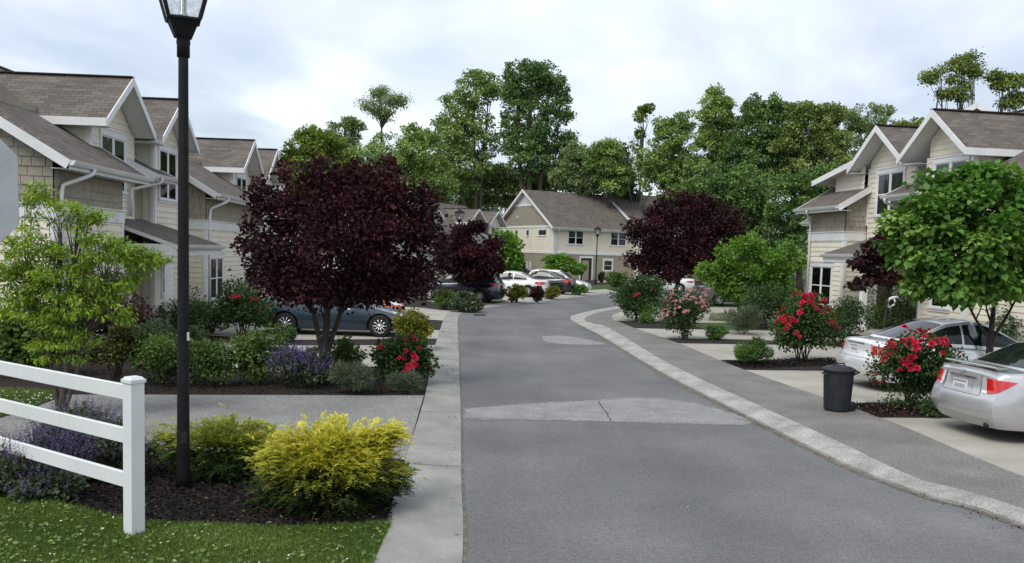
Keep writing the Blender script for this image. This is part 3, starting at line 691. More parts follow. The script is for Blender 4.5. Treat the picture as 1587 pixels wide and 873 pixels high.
# house facing the bend
def far_house():
    c = G(855, 434)[:2]
    g = np.array([-.455, .8905]); e = np.array([.8905, .455])        # gable direction (left, away) and front direction (right)
    root = thing('row_house', 'long two storey house facing the bend, tan below and cream above', 'house', (*c, 0), math.atan2(e[1], e[0]), 'cream row houses')
    # local x = along the front, y = along the gable end
    def wall_x(px, py):                     # survey a pixel on the front plane -> local (x, z)
        d = ray(px, py); n = np.array([-e[1], e[0]]); t = ((c-CAMP[:2]) @ n)/(d[:2] @ n); P = CAMP+t*d; return (P[:2]-c) @ e, P[2]
    def wall_y(px, py):
        d = ray(px, py); n = np.array([-g[1], g[0]]); t = ((c-CAMP[:2]) @ n)/(d[:2] @ n); P = CAMP+t*d; return (P[:2]-c) @ g, P[2]
    ge = wall_y(771, 337)[0]; gr = wall_y(806, 293); Lf = wall_x(985, 355)[0]
    print('far gable', ge, gr); Yg = min(max(ge-.4, 6.0), 15.0); yr = Yg/2; zr_ = 8.75; ze = 5.05; zb = 2.6; Lx = Lf; L2 = Lx+11.5
    core = MB(); core.box((L2/2, Yg/2, 2.45), (L2-.06, Yg-.06, 4.9)); core.build('inner_wall', MT['tan'], root)
    w = MB(); clap(w, (0, 0), (1, 0), (0, -1), zb+.12, ze-.05, lambda z: .1, lambda z: Lx, .16); clap(w, (0, -.5), (1, 0), (0, -1), zb+.12, ze-.05, lambda z: Lx+.05, lambda z: L2, .16); clap(w, (Lx, -.5), (0, 1), (-1, 0), .1, ze+.5, lambda z: 0, lambda z: .5, .16)
    clap(w, (0, 0), (0, 1), (-1, 0), zb+.12, ze-.05, lambda z: .1, lambda z: Yg, .16); w.build('wall', MT['cream'], root)
    w = MB(); clap(w, (0, 0), (1, 0), (0, -1), .1, zb-.12, lambda z: .1, lambda z: Lx, .2); clap(w, (0, -.5), (1, 0), (0, -1), .1, zb-.12, lambda z: Lx+.05, lambda z: L2, .2)
    clap(w, (0, 0), (0, 1), (-1, 0), .1, zb-.12, lambda z: .1, lambda z: Yg, .2)
    zg = ze+.1; zt = 7.15
    sl = (zr_-ze)/yr; Lg = lambda z: max(0, (z-ze+.12)/sl); Rg = lambda z: min(Yg, Yg-(z-ze+.12)/sl)
    clap(w, (0, 0), (0, 1), (-1, 0), zg, zt, Lg, Rg, .2); w.build('lower_wall', MT['tan'], root)
    w = MB(); clap(w, (0, 0), (0, 1), (-1, 0), zt+.12, zr_-.15, Lg, Rg, .2); w.build('gable_wall', MT['gable_grey'], root)
    t = MB(); t.box((Lx/2, -.03, zb), (Lx, .06, .24)); t.box(((Lx+L2)/2, -.53, zb), (L2-Lx, .06, .24)); t.box((-.03, Yg/2, zb), (.06, Yg, .24)); t.box((-.03, Yg/2, ze+.03), (.06, Yg, .2)); t.box((-.03, Yg/2, zt+.06), (.06, Rg(zt)-Lg(zt), .14))
    t.box((.05, -.03, 2.6), (.14, .07, 5.0)); t.box((-.03, .05, 2.6), (.07, .14, 5.0)); t.box((Lx+.03, -.53, 2.6), (.14, .06, 5.0)); t.build('trim', MT['white'], root)
    R = MB(); o = .45
    R.slab([(-.35, -o, ze-.06), (Lx+.3, -o, ze-.06), (Lx+.3, yr, zr_+.02), (-.35, yr, zr_+.02)], .16)
    R.slab([(-.35, Yg+o, ze-.06), (L2, Yg+o, ze-.06), (L2, yr, zr_+.02), (-.35, yr, zr_+.02)], .16)
    R.slab([(Lx-.1, -o-.9, ze-.25), (L2+.3, -o-.9, ze-.25), (L2+.3, yr, zr_+.28), (Lx-.1, yr, zr_+.28)], .16)
    R.build('roof', [MT['roof'], MT['soffit']], root)
    F = MB()
    for x, oo, dz in ((-.37, o, 0), (Lx-.12, o+.9, .26)):
        F.bar((x, -oo, ze-.16-(.19 if dz else 0)), (x, yr, zr_-.06+dz), .04, .24); F.bar((x, Yg+o, ze-.16), (x, yr, zr_-.06+dz), .04, .24)
    F.box((Lx/2, -o+.02, ze-.2), (Lx+.6, .04, .2)); F.box(((Lx+L2)/2, -o-.88, ze-.38), (L2-Lx, .04, .2)); F.box((Lx/2, -o/2, ze-.28), (Lx, o-.03, .02)); F.box(((Lx+L2)/2, -o/2-.5, ze-.47), (L2-Lx, o+.4, .02)); F.box((-.17, Yg/2, ze-.2), (.02, .02, .02)); F.build('fascia', MT['white'], root)
    gutter(root, (-.3, -o-.003, ze-.1), (Lx-.2, -o-.003, ze-.1), (0, -1))
    downspout(root, [(.35, -o-.06, ze-.2), (.35, -o-.02, ze-.35), (.3, -.1, ze-.7), (.3, -.09, .2)])
    for (xa, xb, ya, yb, tw_) in ((881, 903, 358, 379, True), (947, 969, 360, 381, True), (1028, 1049, 364, 385, True), (936, 948, 404, 419.5, False)):
        u0, z1 = wall_x(xa, ya); u1, z0 = wall_x(xb, yb); off = -.5 if u0 > Lx else 0
        window(root, (0, off), (1, 0), (0, -1), u0, u1, z0, z1, twin=tw_, tw=.12)
    for (xa, xb, ya, yb) in ((835, 847, 356.5, 365), (816.5, 820, 357, 365.5), (799, 802.5, 357.5, 366)):
        u1, z1 = wall_y(xa, ya); u0, z0 = wall_y(xb, yb)
        window(root, (0, 0), (0, 1), (-1, 0), u0, u1, z0, z1, twin=False, bars=False, tw=.1)
    u0, z1 = wall_x(900, 400); u1, _ = wall_x(917, 400)
    d = MB(); d.box(((u0+u1)/2, -.02, z1/2), (u1-u0, .05, z1)); d.build('porch_recess_shade', MT['black'], root)  # flat black slab standing in for the shade inside the porch
    d = MB(); d.box((u0-.07, -.03, z1/2), (.14, .09, z1)); d.box((u1+.07, -.03, z1/2), (.14, .09, z1)); d.box(((u0+u1)/2, -.03, z1+.09), (u1-u0+.3, .09, .18)); d.build('door_frame', MT['white'], root)
    d = MB(); d.box((u0+.55, -.055, z1/2-.1), (.7, .03, z1-.25)); dr = d.build('door', MT['tan'], root)
    d = MB(); y_, z_ = wall_y(803, 337); d.box((-.06, y_, z_), (.1, .18, .2)); d.build('wall_light', MT['white'], root)
    for px in (818, 823):
        y_, z_ = wall_y(px, 425); d = MB(); d.box((-.1, y_, 1.0), (.16, .22, 1.3)); d.build('meter_box', MT['white'], root)
    return root
fh = far_house()
def plain_house(label, c, rz, w, l, ze, zr_, wallm, name='house'):
    root = thing(name, label, 'house', (*c, 0), rz)
    m = MB(); m.box((l/2, 0, ze/2), (l-.1, w-.1, ze)); m.build('inner_wall', MT['tan'], root)
    m = MB(); s = (zr_-ze)/(w/2)
    clap(m, (0, -w/2), (0, 1), (-1, 0), .1, zr_-.15, lambda z: max(0, (z-ze+.1)/s), lambda z: min(w, w-(z-ze+.1)/s), .18)
    clap(m, (0, -w/2), (1, 0), (0, -1), .1, ze, lambda z: 0, lambda z: l, .18); clap(m, (0, w/2), (1, 0), (0, 1), .1, ze, lambda z: 0, lambda z: l, .18); m.build('wall', wallm, root)
    m = MB(); o = .4; zo = ze-o*s
    m.slab([(-.4, -w/2-o, zo), (l, -w/2-o, zo), (l, 0, zr_), (-.4, 0, zr_)], .14); m.slab([(-.4, w/2+o, zo), (l, w/2+o, zo), (l, 0, zr_), (-.4, 0, zr_)], .14); m.build('roof', [MT['roof'], MT['soffit']], root)
    m = MB()
    for sg in (-1, 1): m.bar((-.42, sg*(w/2+o), zo-.1), (-.42, 0, zr_-.1), .04, .26); m.box((l/2, sg*(w/2+o+.015), zo-.1), (l, .03, .2))
    m.build('fascia', MT['white'], root); return root
p = PL(433, 262, 66); plain_house('small pale grey gabled house peeping over the purple tree on the left', p[:2], rad(97), 3.6, 8, p[2]-1.1, p[2], MT['gable_grey'])
p = PL(1515, 162, 44); plain_house('house behind the right hand roof with only its white gable peak showing', p[:2], rad(60), 6.4, 9, p[2]-1.9, p[2], MT['tan'])
# ------------------------------------------------------------------ foliage
SHAPES = {
    'leaf': np.array([(0, 0, 0), (.5, .42, .1), (1.0, 0, -.12), (.5, -.42, .1)]),
    'narrow': np.array([(0, 0, 0), (.45, .2, .05), (1.0, 0, -.15), (.45, -.2, .05)]),
    'blade': np.array([(0, .05, 0), (0, -.05, 0), (.6, -.035, .03), (1.0, 0, -.05)]),
    'heart': np.array([(0, 0, 0), (-.1, .36, .05), (.38, .48, .07), (1.0, 0, -.16), (.38, -.48, .07), (-.1, -.36, .05)]),
}
def leaf_mesh(name, P, D, N, size, tint, shape, mat, parent, extra=None):
    """P base points, D leaf directions, N approximate normals, size per leaf"""
    n = len(P); S = SHAPES[shape]; k = len(S)
    D = D/(np.linalg.norm(D, axis=1)[:, None]+1e-9)
    B = np.cross(N, D); B /= np.linalg.norm(B, axis=1)[:, None]+1e-9
    U = np.cross(D, B)
    V = P[:, None, :]+size[:, None, None]*(S[None, :, 0, None]*D[:, None, :]+S[None, :, 1, None]*B[:, None, :]+S[None, :, 2, None]*U[:, None, :])
    me = bpy.data.meshes.new(name)
    me.vertices.add(n*k); me.vertices.foreach_set('co', V.astype(np.float32).ravel())
    me.loops.add(n*k); me.loops.foreach_set('vertex_index', np.arange(n*k, dtype=np.int32))
    me.polygons.add(n); me.polygons.foreach_set('loop_start', np.arange(0, n*k, k, dtype=np.int32)); 
    me.update(calc_edges=True)
    at = me.attributes.new('tint', 'FLOAT', 'FACE'); at.data.foreach_set('value', np.clip(tint, 0, 1).astype(np.float32))
    me.materials.append(mat)
    return link_mesh(name, me, parent)
def clump_leaves(clumps, N, size, r, up=0.5, droop=0.25, shell=0.45, tintspread=0.22, fuzz=.14):
    """clumps: (k,7) cx cy cz rx ry rz weight -> P,D,Nrm,size,tint"""
    C = np.asarray(clumps, float); w = C[:, 6]*(C[:, 3]*C[:, 4]*C[:, 5])**(2/3); w /= w.sum()
    idx = r.choice(len(C), N, p=w)
    q = r.normal(size=(N, 3)); q /= np.linalg.norm(q, axis=1)[:, None]
    rr = r.random(N)**(1/3)*(1-shell)+shell*(0.75+0.3*r.random(N))
    P = C[idx, :3]+q*C[idx, 3:6]*rr[:, None]
    ctr = C[:, :3].mean(0); outd = P-ctr; outd /= np.linalg.norm(outd, axis=1)[:, None]+1e-9
    D = q*.7+outd*.5+r.normal(size=(N, 3))*.6; D[:, 2] -= droop
    Nn = r.normal(size=(N, 3))*.7; Nn[:, 2] += up*2
    ct = r.random(len(C))
    tint = .5+(ct[idx]-.5)*tintspread*2+r.normal(size=N)*.16
    P = P+r.normal(size=(N, 3))*C[idx, 3:6]*fuzz
    return P, D, Nn, size*r.uniform(.65, 1.3, N), tint
def scatter_clumps(ells, per, rc, r, surf=0.6, flat=0.75):
    """ells: list of (cx,cy,cz,rx,ry,rz); fill each with small clumps"""
    out = []
    for E_ in ells:
        c, a = np.array(E_[:3]), np.array(E_[3:6])
        n = max(3, int(per*(a[0]*a[1]*a[2])**(2/3)/rc**2))
        q = r.normal(size=(n, 3)); q /= np.linalg.norm(q, axis=1)[:, None]
        rr = np.where(r.random(n) < surf, r.uniform(.75, 1.0, n), r.random(n)**.5*.8)
        P = c+q*a*rr[:, None]*(1-0.35*rc/np.maximum(a.min(), rc))
        s = rc*r.uniform(.6, 1.35, n)
        for p, k in zip(P, s): out.append((*p, k, k, k*flat, 1))
    return np.array(out)
def limb_tubes(mb, trunk_path, trunk_r, tips, r, n=5, thin=0.35, start=(.35, .95), rmin=.008):
    T = np.array(trunk_path, float); d = np.r_[0, np.cumsum(np.linalg.norm(np.diff(T, axis=0), axis=1))]; L = d[-1]
    at = lambda s: np.array([np.interp(s*L, d, T[:, i]) for i in range(3)])
    rt = lambda s: np.interp(s, np.linspace(0, 1, len(trunk_r)), trunk_r)
    for tip in tips:
        tip = np.array(tip[:3]); hz = (tip[2]-T[0][2])/max(.01, T[-1][2]-T[0][2])
        s = float(np.clip(hz*.75-.05*r.random(), *start)); A = at(s); B = tip; v = B-A; ln = np.linalg.norm(v)
        m1 = A+v*.35+np.array([0, 0, ln*.10])+r.normal(size=3)*ln*.04; m2 = A+v*.7+np.array([0, 0, ln*.08])+r.normal(size=3)*ln*.04
        r0 = min(rt(s)*.62, max(rmin*2, .012+ln*thin*.05))
        mb.tube([A, m1, m2, B], [r0, r0*.72, r0*.45, rmin], n, cap=False)
def make_tree(name, label, cat, base, clumps, leaf, N, mat, bark, trunk_top, trunk_r, seed, shape='leaf', group=None, limbs=26, trunkname='trunk', trunks=None, droop=.25, up=.5, limb_thin=.35, shell=.45, spread=.22, start=(.35, .95), fork=None, fuzz=.14):
    r = np.random.default_rng(seed)
    root = thing(name, label, cat, base, 0, group); b = np.array(base, float)
    C = np.array(clumps, float); C[:, :3] -= b
    mb = MB(); tt = np.array(trunk_top, float)-b
    for k, (bx, by, tp, rr) in enumerate(trunks or [(0, 0, tt, trunk_r)]):
        tp = np.array(tp, float); n = 7
        path = [np.array([bx, by, -.05])+(tp-np.array([bx, by, 0]))*t+np.array([math.sin(t*5+seed+k), math.cos(t*4+seed), 0])*.03*tp[2]*t*(1-t)*1.6 for t in np.linspace(0, 1, n)]
        if fork:
            for i_, t in enumerate(np.linspace(0, 1, n)): path[i_][:2] = np.array([bx, by])+(tp[:2]-np.array([bx, by]))*max(0, (t*tp[2]-fork)/(tp[2]-fork))**.85
        rads = [rr*1.35 if i == 0 else rr*(1-.75*i/(n-1)) for i in range(n)]
        mb.tube(path, rads, 9)
        sel = C[r.choice(len(C), min(len(C), limbs), replace=False)]
        if trunks: sel = sel[np.argsort([np.linalg.norm(q[:2]-tp[:2]) for q in sel])[:max(4, limbs//len(trunks))]]
        limb_tubes(mb, path, rads, sel, r, thin=limb_thin, start=start)
    mb.build(trunkname, bark, root, smooth=True)
    P, D, Nn, S, T = clump_leaves(C, N, leaf, r, up, droop, shell, spread, fuzz)
    leaf_mesh('crown', P, D, Nn, S, T, shape, mat, root)
    return root
L_ = {}
L_['plum'] = leafmat('plum_leaves', (0.01673, 0.00648, 0.009685), (0.0309, 0.01013, 0.0142), (0.07722, 0.0189, 0.02325), .15, .62, .15)
L_['lime'] = leafmat('lime_leaves', (0.1148, 0.2025, 0.0243), (0.216, 0.3375, 0.0378), (0.3645, 0.486, 0.0675), .32)
L_['redbud'] = leafmat('heart_leaves', (0.055, 0.14, 0.022), (0.11, 0.25, 0.042), (0.25, 0.38, 0.085), .32, .55)
L_['dogwood'] = leafmat('dogwood_leaves', (0.07, 0.161, 0.0224), (0.119, 0.252, 0.0364), (0.224, 0.364, 0.063), .3)
L_['shrub'] = leafmat('shrub_leaves', (0.03881, 0.07762, 0.02018), (0.07762, 0.1397, 0.03105), (0.1552, 0.2329, 0.05434), .24)
L_['dark'] = leafmat('dark_leaves', (0.02484, 0.05278, 0.02173), (0.04968, 0.09315, 0.03415), (0.09315, 0.1552, 0.05434), .2, .6, .18)
L_['box'] = leafmat('boxwood_leaves', (0.03881, 0.09315, 0.02018), (0.07762, 0.1552, 0.03105), (0.1552, 0.2562, 0.05434), .2, .45)
L_['rose'] = leafmat('rose_leaves', (0.02375, 0.05278, 0.01847), (0.04487, 0.08973, 0.02639), (0.09237, 0.1518, 0.04618), .22, .58, .18)
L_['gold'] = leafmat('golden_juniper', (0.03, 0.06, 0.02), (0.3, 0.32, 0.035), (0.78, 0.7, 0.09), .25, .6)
L_['gold2'] = leafmat('green_gold_juniper', (0.035, 0.07, 0.02), (0.15, 0.2, 0.03), (0.45, 0.44, 0.06), .22, .6)
L_['privet'] = leafmat('golden_privet', (0.06, 0.09, 0.015), (0.15, 0.17, 0.025), (0.34, 0.3, 0.04), .28)
L_['grey'] = leafmat('grey_green_foliage', (0.06, 0.085, 0.05), (0.1, 0.135, 0.08), (0.17, 0.2, 0.13), .2)
L_['nepeta'] = leafmat('catmint_leaves', (0.035, 0.055, 0.03), (0.07, 0.1, 0.05), (0.11, 0.15, 0.08), .2)
L_['purple'] = leafmat('lilac_flowers', (0.07, 0.055, 0.12), (0.13, 0.105, 0.2), (0.24, 0.2, 0.33), .2)
L_['violet'] = leafmat('violet_flowers', (0.065, 0.04, 0.17), (0.12, 0.08, 0.27), (0.22, 0.16, 0.42), .2)
L_['maroon'] = leafmat('maroon_leaves', (0.018, 0.008, 0.009), (0.04, 0.015, 0.016), (0.085, 0.03, 0.03), .2)
L_['olive'] = leafmat('olive_brown_leaves', (0.035, 0.04, 0.016), (0.075, 0.085, 0.025), (0.13, 0.14, 0.04), .25)
L_['wood1'] = leafmat('woodland_mid', (0.1032, 0.1822, 0.05313), (0.1995, 0.3086, 0.08501), (0.3611, 0.4852, 0.1461), .25)
L_['wood2'] = leafmat('woodland_dark', (0.05848, 0.1234, 0.0425), (0.1135, 0.2117, 0.06376), (0.2064, 0.3233, 0.09563), .22)
L_['wood3'] = leafmat('woodland_pale', (0.1072, 0.1608, 0.06141), (0.1875, 0.268, 0.1053), (0.3395, 0.4287, 0.2105), .28)
L_['wood4'] = leafmat('woodland_yellow', (0.07975, 0.1355, 0.02552), (0.1515, 0.2233, 0.03828), (0.2712, 0.3509, 0.07178), .28)
L_['woodo'] = leafmat('woodland_olive', (0.08944, 0.1471, 0.0425), (0.1719, 0.2411, 0.06907), (0.3096, 0.3676, 0.1115), .22)
L_['spruce'] = leafmat('spruce', (0.012, 0.03, 0.018), (0.022, 0.045, 0.026), (0.04, 0.065, 0.035), .1)
L_['grass'] = leafmat('grass_blades', (0.06, 0.115, 0.02), (0.115, 0.185, 0.034), (0.21, 0.27, 0.075), .25)
L_['petal_red'] = leafmat('red_petals', (0.3, 0.006, 0.02), (0.52, 0.014, 0.045), (0.68, 0.045, 0.1), .2, .5)
L_['petal_pink'] = leafmat('pink_petals', (0.55, 0.17, 0.2), (0.72, 0.34, 0.36), (0.8, 0.58, 0.56), .25, .5)
L_['clover'] = leafmat('clover_flowers', (0.5, 0.5, 0.45), (0.6, 0.6, 0.56), (0.7, 0.7, 0.66), .1)
L_['chips'] = leafmat('bark_chips', (0.005, 0.004, 0.0035), (0.014, 0.01, 0.009), (0.04, 0.028, 0.023), .0, .9)
L_['fallen'] = leafmat('fallen_petals', (0.2, 0.015, 0.04), (0.32, 0.06, 0.1), (0.45, 0.22, 0.22), .1)

def ells_px(list_px, Y, depth=.8):
    out = []
    for (cx, cy, rx, ry) in list_px:
        p = PL(cx, cy, Y); k = FPX/((p-CAMP) @ _f); out.append((*p, rx/k, rx/k*depth, ry/k))
    return out
# ---- trees along the street
def street_trees():
    r = np.random.default_rng(11)
    # big purple-leaved tree in the left bed
    b = G(502, 594, ZL); Y = b[1]
    E_ = ells_px([(530, 372, 135, 88), (470, 330, 62, 62), (560, 315, 75, 55), (620, 340, 50, 55), (600, 420, 80, 42), (450, 415, 62, 42), (525, 440, 105, 30), (430, 434, 50, 30), (610, 428, 64, 22), (470, 452, 50, 14), (410, 390, 28, 34), (652, 430, 30, 28), (655, 365, 22, 30), (520, 285, 45, 28), (590, 272, 28, 22), (415, 315, 20, 28), (487, 272, 16, 18)], Y, .95)
    E_ = [(e[0], e[1], e[2]-.06, e[3]*.93, e[4]*.93, e[5]*.93) for e in E_]
    C = scatter_clumps(E_, 2.7, .27, r)
    k = PPM(b)
    for (px, py) in ((388, 352), (382, 382), (400, 300), (440, 270), (508, 258), (600, 258), (648, 300), (662, 322), (610, 262), (560, 262), (690, 400)):
        p = PL(px, py, Y+r.uniform(-.5, .5))
        for q in range(3): C = np.vstack([C, (*(p+r.normal(size=3)*.08), .12, .12, .16, 1.2)])
    make_tree('purple_plum_tree', 'large round purple leaved tree in front of the blue car', 'tree', b, C, .078, 36000, L_['plum'], MT['bark_dark'], b+np.array([.12, 0, 2.9]), .095, 3, limbs=40, up=.2, droop=-.1, spread=.36, fuzz=.32,
              trunks=[(0, 0, np.array([.1, 0, 2.6]), .1), (.02, .02, np.array([.55, .1, 2.4]), .07), (-.01, -.02, np.array([-.45, .0, 2.5]), .07)], fork=.62)
    b = G(712, 471, ZL); Y = b[1]
    C = scatter_clumps(ells_px([(728, 400, 44, 40), (700, 385, 22, 28), (755, 395, 24, 34), (735, 418, 38, 14), (710, 360, 12, 12), (740, 358, 16, 14), (765, 406, 14, 18), (690, 402, 16, 24)], Y), 2.2, .34, r)
    make_tree('purple_plum_tree', 'smaller purple leaved tree standing over the dark blue wagon at the bend', 'tree', b, C, .14, 15000, L_['plum'], MT['bark_dark'], b+np.array([.3, 0, 3.4]), .09, 4, limbs=24, up=.2, spread=.36, fuzz=.32)
    b = G(1046, 472, ZR); Y = b[1]
    C = scatter_clumps(ells_px([(1055, 370, 68, 58), (1010, 370, 36, 48), (1100, 355, 42, 42), (1060, 325, 42, 30), (1130, 345, 26, 24), (1000, 400, 28, 28), (1050, 415, 60, 22), (985, 352, 14, 26), (1030, 318, 14, 20), (1090, 312, 14, 18), (1148, 348, 14, 12), (1100, 400, 40, 30)], Y), 2.2, .36, r)
    make_tree('purple_plum_tree', 'wide purple leaved tree on the right behind the pink rose bush', 'tree', b, C, .14, 24000, L_['plum'], MT['bark_dark'], b+np.array([.2, 0, 3.6]), .1, 5, limbs=34, up=.2, spread=.36, fuzz=.32)
    # green dogwood beside it
    b = G(1160, 500, ZR); Y = b[1]
    C = scatter_clumps(ells_px([(1160, 408, 62, 36), (1120, 425, 36, 26), (1205, 410, 38, 30), (1165, 380, 30, 18), (1140, 440, 45, 22), (1200, 440, 40, 24), (1228, 385, 14, 14), (1095, 418, 16, 14), (1160, 455, 60, 25)], Y), 2.6, .27, r, flat=.75)
    make_tree('dogwood_tree', 'broad bright green small tree between the purple tree and the right hand house', 'tree', b, C, .12, 18000, L_['dogwood'], MT['bark'], b+np.array([0, 0, 2.2]), .07, 6, limbs=30, up=.9)
    # heart-leaved tree on the right, between the two silver cars
    b = G(1528, 612, ZR); Y = b[1]
    C = scatter_clumps(ells_px([(1500, 370, 110, 70), (1440, 350, 70, 42), (1560, 320, 80, 55), (1410, 405, 45, 26), (1480, 300, 65, 40), (1500, 440, 100, 30), (1600, 400, 90, 70), (1392, 342, 30, 22), (1440, 440, 55, 26), (1520, 272, 50, 22), (1415, 372, 34, 25)], Y, .9), 2.0, .25, r, flat=.55)
    make_tree('redbud_tree', 'green heart leaved tree between the two silver cars on the right', 'tree', b, C, .108, 24000, L_['redbud'], MT['bark_dark'], b+np.array([.1, .05, 2.5]), .085, 8, shape='heart', limbs=38, up=1.0, droop=.35, fuzz=.34, spread=.38,
              trunks=[(0, 0, np.array([.05, 0, 2.5]), .085), (-.02, 0, np.array([-.7, .1, 2.3]), .05), (.03, 0, np.array([.7, .1, 2.4]), .05)], start=(.45, .95), fork=1.15)
    # small maroon maple against the right hand porch
    b = G(1366, 548, ZR); Y = b[1]
    C = scatter_clumps(ells_px([(1352, 392, 34, 18), (1335, 410, 22, 12), (1362, 432, 34, 12), (1372, 372, 28, 14), (1412, 325, 18, 20), (1395, 395, 30, 24), (1330, 440, 14, 7)], Y), 2.2, .22, r, flat=.5)
    make_tree('maroon_maple', 'small maroon maple in front of the right hand porch', 'tree', b, C, .12, 4200, L_['maroon'], MT['bark_dark'], b+np.array([.1, 0, 1.9]), .05, 9, limbs=22, up=.6)
    # young yellow-green tree at the left edge
    b = G(93, 645, ZL); Y = b[1]; tips = []
    r2 = np.random.default_rng(21)
    E_ = ells_px([(110, 420, 90, 60), (45, 400, 55, 60), (170, 390, 60, 45), (215, 400, 40, 22), (60, 470, 70, 50), (150, 470, 70, 40), (65, 325, 40, 32), (130, 340, 45, 25), (20, 440, 40, 60), (190, 440, 35, 30), (100, 530, 60, 40), (60, 292, 22, 14), (150, 335, 20, 12), (245, 405, 18, 10)], Y, .8)
    C = scatter_clumps(E_, 1.25, .09, r2, flat=.45, surf=.4)
    make_tree('young_tree', 'young yellow green feathery tree behind the white fence at the left edge', 'tree', b, C, .07, 17000, L_['lime'], MT['bark'], b+np.array([.1, 0, 2.3]), .048, 12, shape='narrow', limbs=150, up=1.0, droop=.35, limb_thin=.16,
              trunks=[(0, 0, np.array([.25, .05, 2.6]), .05), (0, 0, np.array([-.55, .1, 2.5]), .035), (.01, 0, np.array([.75, -.1, 2.1]), .035), (0, .01, np.array([-.1, .3, 2.9]), .035)], shell=.3, spread=.32, fuzz=.5)
    # tree before the far house, and the leafy one beside the bend
    b = G(866, 447, ZL); Y = b[1]
    C = scatter_clumps(ells_px([(868, 412, 28, 16), (850, 420, 14, 10), (890, 418, 16, 12), (870, 400, 16, 10)], Y), 2.2, .4, r, flat=.6)
    make_tree('small_maple', 'small green tree in front of the far house behind the dark car', 'tree', b, C, .24, 2200, L_['dogwood'], MT['bark'], b+np.array([0, 0, 2.4]), .07, 14, limbs=16, up=.7)
    b = G(780, 460, ZL)+np.array([0, 6, 0]); Y = b[1]
    C = scatter_clumps(ells_px([(790, 385, 22, 30), (785, 420, 26, 28), (800, 400, 14, 20), (775, 372, 14, 16)], Y), 2.2, .45, r)
    make_tree('small_maple', 'fresh green tree right of the smaller purple tree, beside the white coupe', 'tree', b, C, .24, 3000, L_['dogwood'], MT['bark'], b+np.array([0, 0, 3.4]), .08, 15, limbs=18, up=.7)
street_trees()

# ---- trees behind the houses
def back_tree(px, label, ells, Y, mat, N, leaf=.4, rc=1.0, seed=0, name='woodland_tree', bark='bark', per=2.0, trunks=None, ttop=None, tr=.28, flat=.75, limbs=26, surf=.6, cat='tree', base_y=None, airy=0, start=(.35, .95)):
    r = np.random.default_rng(100+seed)
    b = PL(px, 430, Y); b[2] = 0.0
    C = np.vstack([scatter_clumps(ells_px(ells, Y), per*.75, rc*.85, r, surf=.55, flat=.6), scatter_clumps(ells_px([(a_, b_, c_*1.04, d_*1.04) for a_, b_, c_, d_ in ells], Y), per*.8, rc*.42, r, surf=.9, flat=.6)]) if airy == 0 else scatter_clumps(ells_px(ells, Y), per, rc, r, surf=.7, flat=.5)
    tp = PL(px+(ttop[0] if ttop else 0), ttop[1] if ttop else min(e[1] for e in ells), Y)
    tl = None
    if trunks: tl = [(PL(px+dx_, 430, Y)[0]-b[0], 0, PL(px+tx, ty, Y)-b, rr) for dx_, tx, ty, rr in trunks]
    make_tree(name, label, cat, b, C, leaf*.6, int(N*3), L_[mat], MT[bark], tp, tr, seed, limbs=limbs, trunks=tl, group='trees behind the houses', limb_thin=.25, spread=.36, fuzz=1.0 if airy else .22, start=start)
back_tree(490, 'bushy yellow green tree above the big purple tree, left of the others', [(490, 232, 44, 36), (465, 262, 30, 36), (520, 262, 34, 40), (495, 290, 55, 40), (478, 210, 18, 14), (452, 245, 14, 14), (515, 222, 20, 18)], 60, 'wood4', 6500, .3, .6, 1)
back_tree(534, 'thin airy tree rising just left of the tall flat topped one', [(532, 212, 28, 30), (550, 196, 16, 14), (515, 232, 26, 22), (540, 190, 10, 10)], 95, 'wood3', 2200, .36, .7, 2, per=1.5)
back_tree(590, 'tall thin tree with a flat topped tuft of leaves on a bare stem', [(592, 160, 26, 20), (572, 166, 12, 10), (612, 155, 13, 14), (592, 184, 9, 10), (598, 142, 18, 7), (620, 160, 6, 6)], 100, 'wood3', 2200, .3, .42, 3, per=1.1, airy=1, ttop=(0, 150), tr=.24, limbs=22, start=(.82, .97))
back_tree(572, 'leafy mid green tree below the tall flat topped one', [(570, 265, 50, 42), (602, 240, 36, 34), (545, 285, 40, 40), (585, 300, 60, 40)], 90, 'wood1', 6000, .4, 1.0, 4)
back_tree(655, 'mid green rounded tree left of the pair of tallest trees', [(655, 245, 40, 44), (640, 212, 22, 18), (632, 265, 35, 35), (665, 285, 45, 40)], 92, 'wood1', 6000, .4, 1.0, 5)
back_tree(735, 'left one of the two tallest trees, with an open ragged crown', [(735, 142, 32, 34), (708, 172, 28, 34), (762, 135, 16, 22), (700, 222, 36, 32), (742, 210, 36, 42), (722, 262, 45, 34), (682, 190, 14, 14), (750, 122, 14, 12), (664, 215, 14, 20)], 98, 'wood1', 8500, .38, .85, 6, per=1.9, trunks=[(0, 0, 150, .35), (-6, -28, 180, .25), (5, 22, 150, .25)])
back_tree(822, 'tallest tree of all, dark and round topped with gaps showing sky', [(822, 122, 36, 30), (852, 122, 26, 26), (798, 155, 26, 42), (838, 182, 36, 44), (868, 150, 18, 34), (815, 236, 40, 44), (880, 215, 8, 9), (876, 180, 10, 18), (800, 112, 18, 18), (850, 240, 26, 30), (870, 222, 14, 12), (790, 200, 16, 30)], 96, 'wood2', 11000, .38, .85, 7, per=2.0, trunks=[(-8, -20, 125, .4), (0, 2, 105, .42), (10, 28, 130, .36), (16, 45, 175, .22)])
back_tree(690, 'low leafy tree filling the gap under the two tallest trees', [(700, 300, 50, 34), (650, 310, 50, 34), (760, 300, 50, 36), (600, 320, 50, 34)], 103, 'wood1', 6500, .42, 1.0, 8)
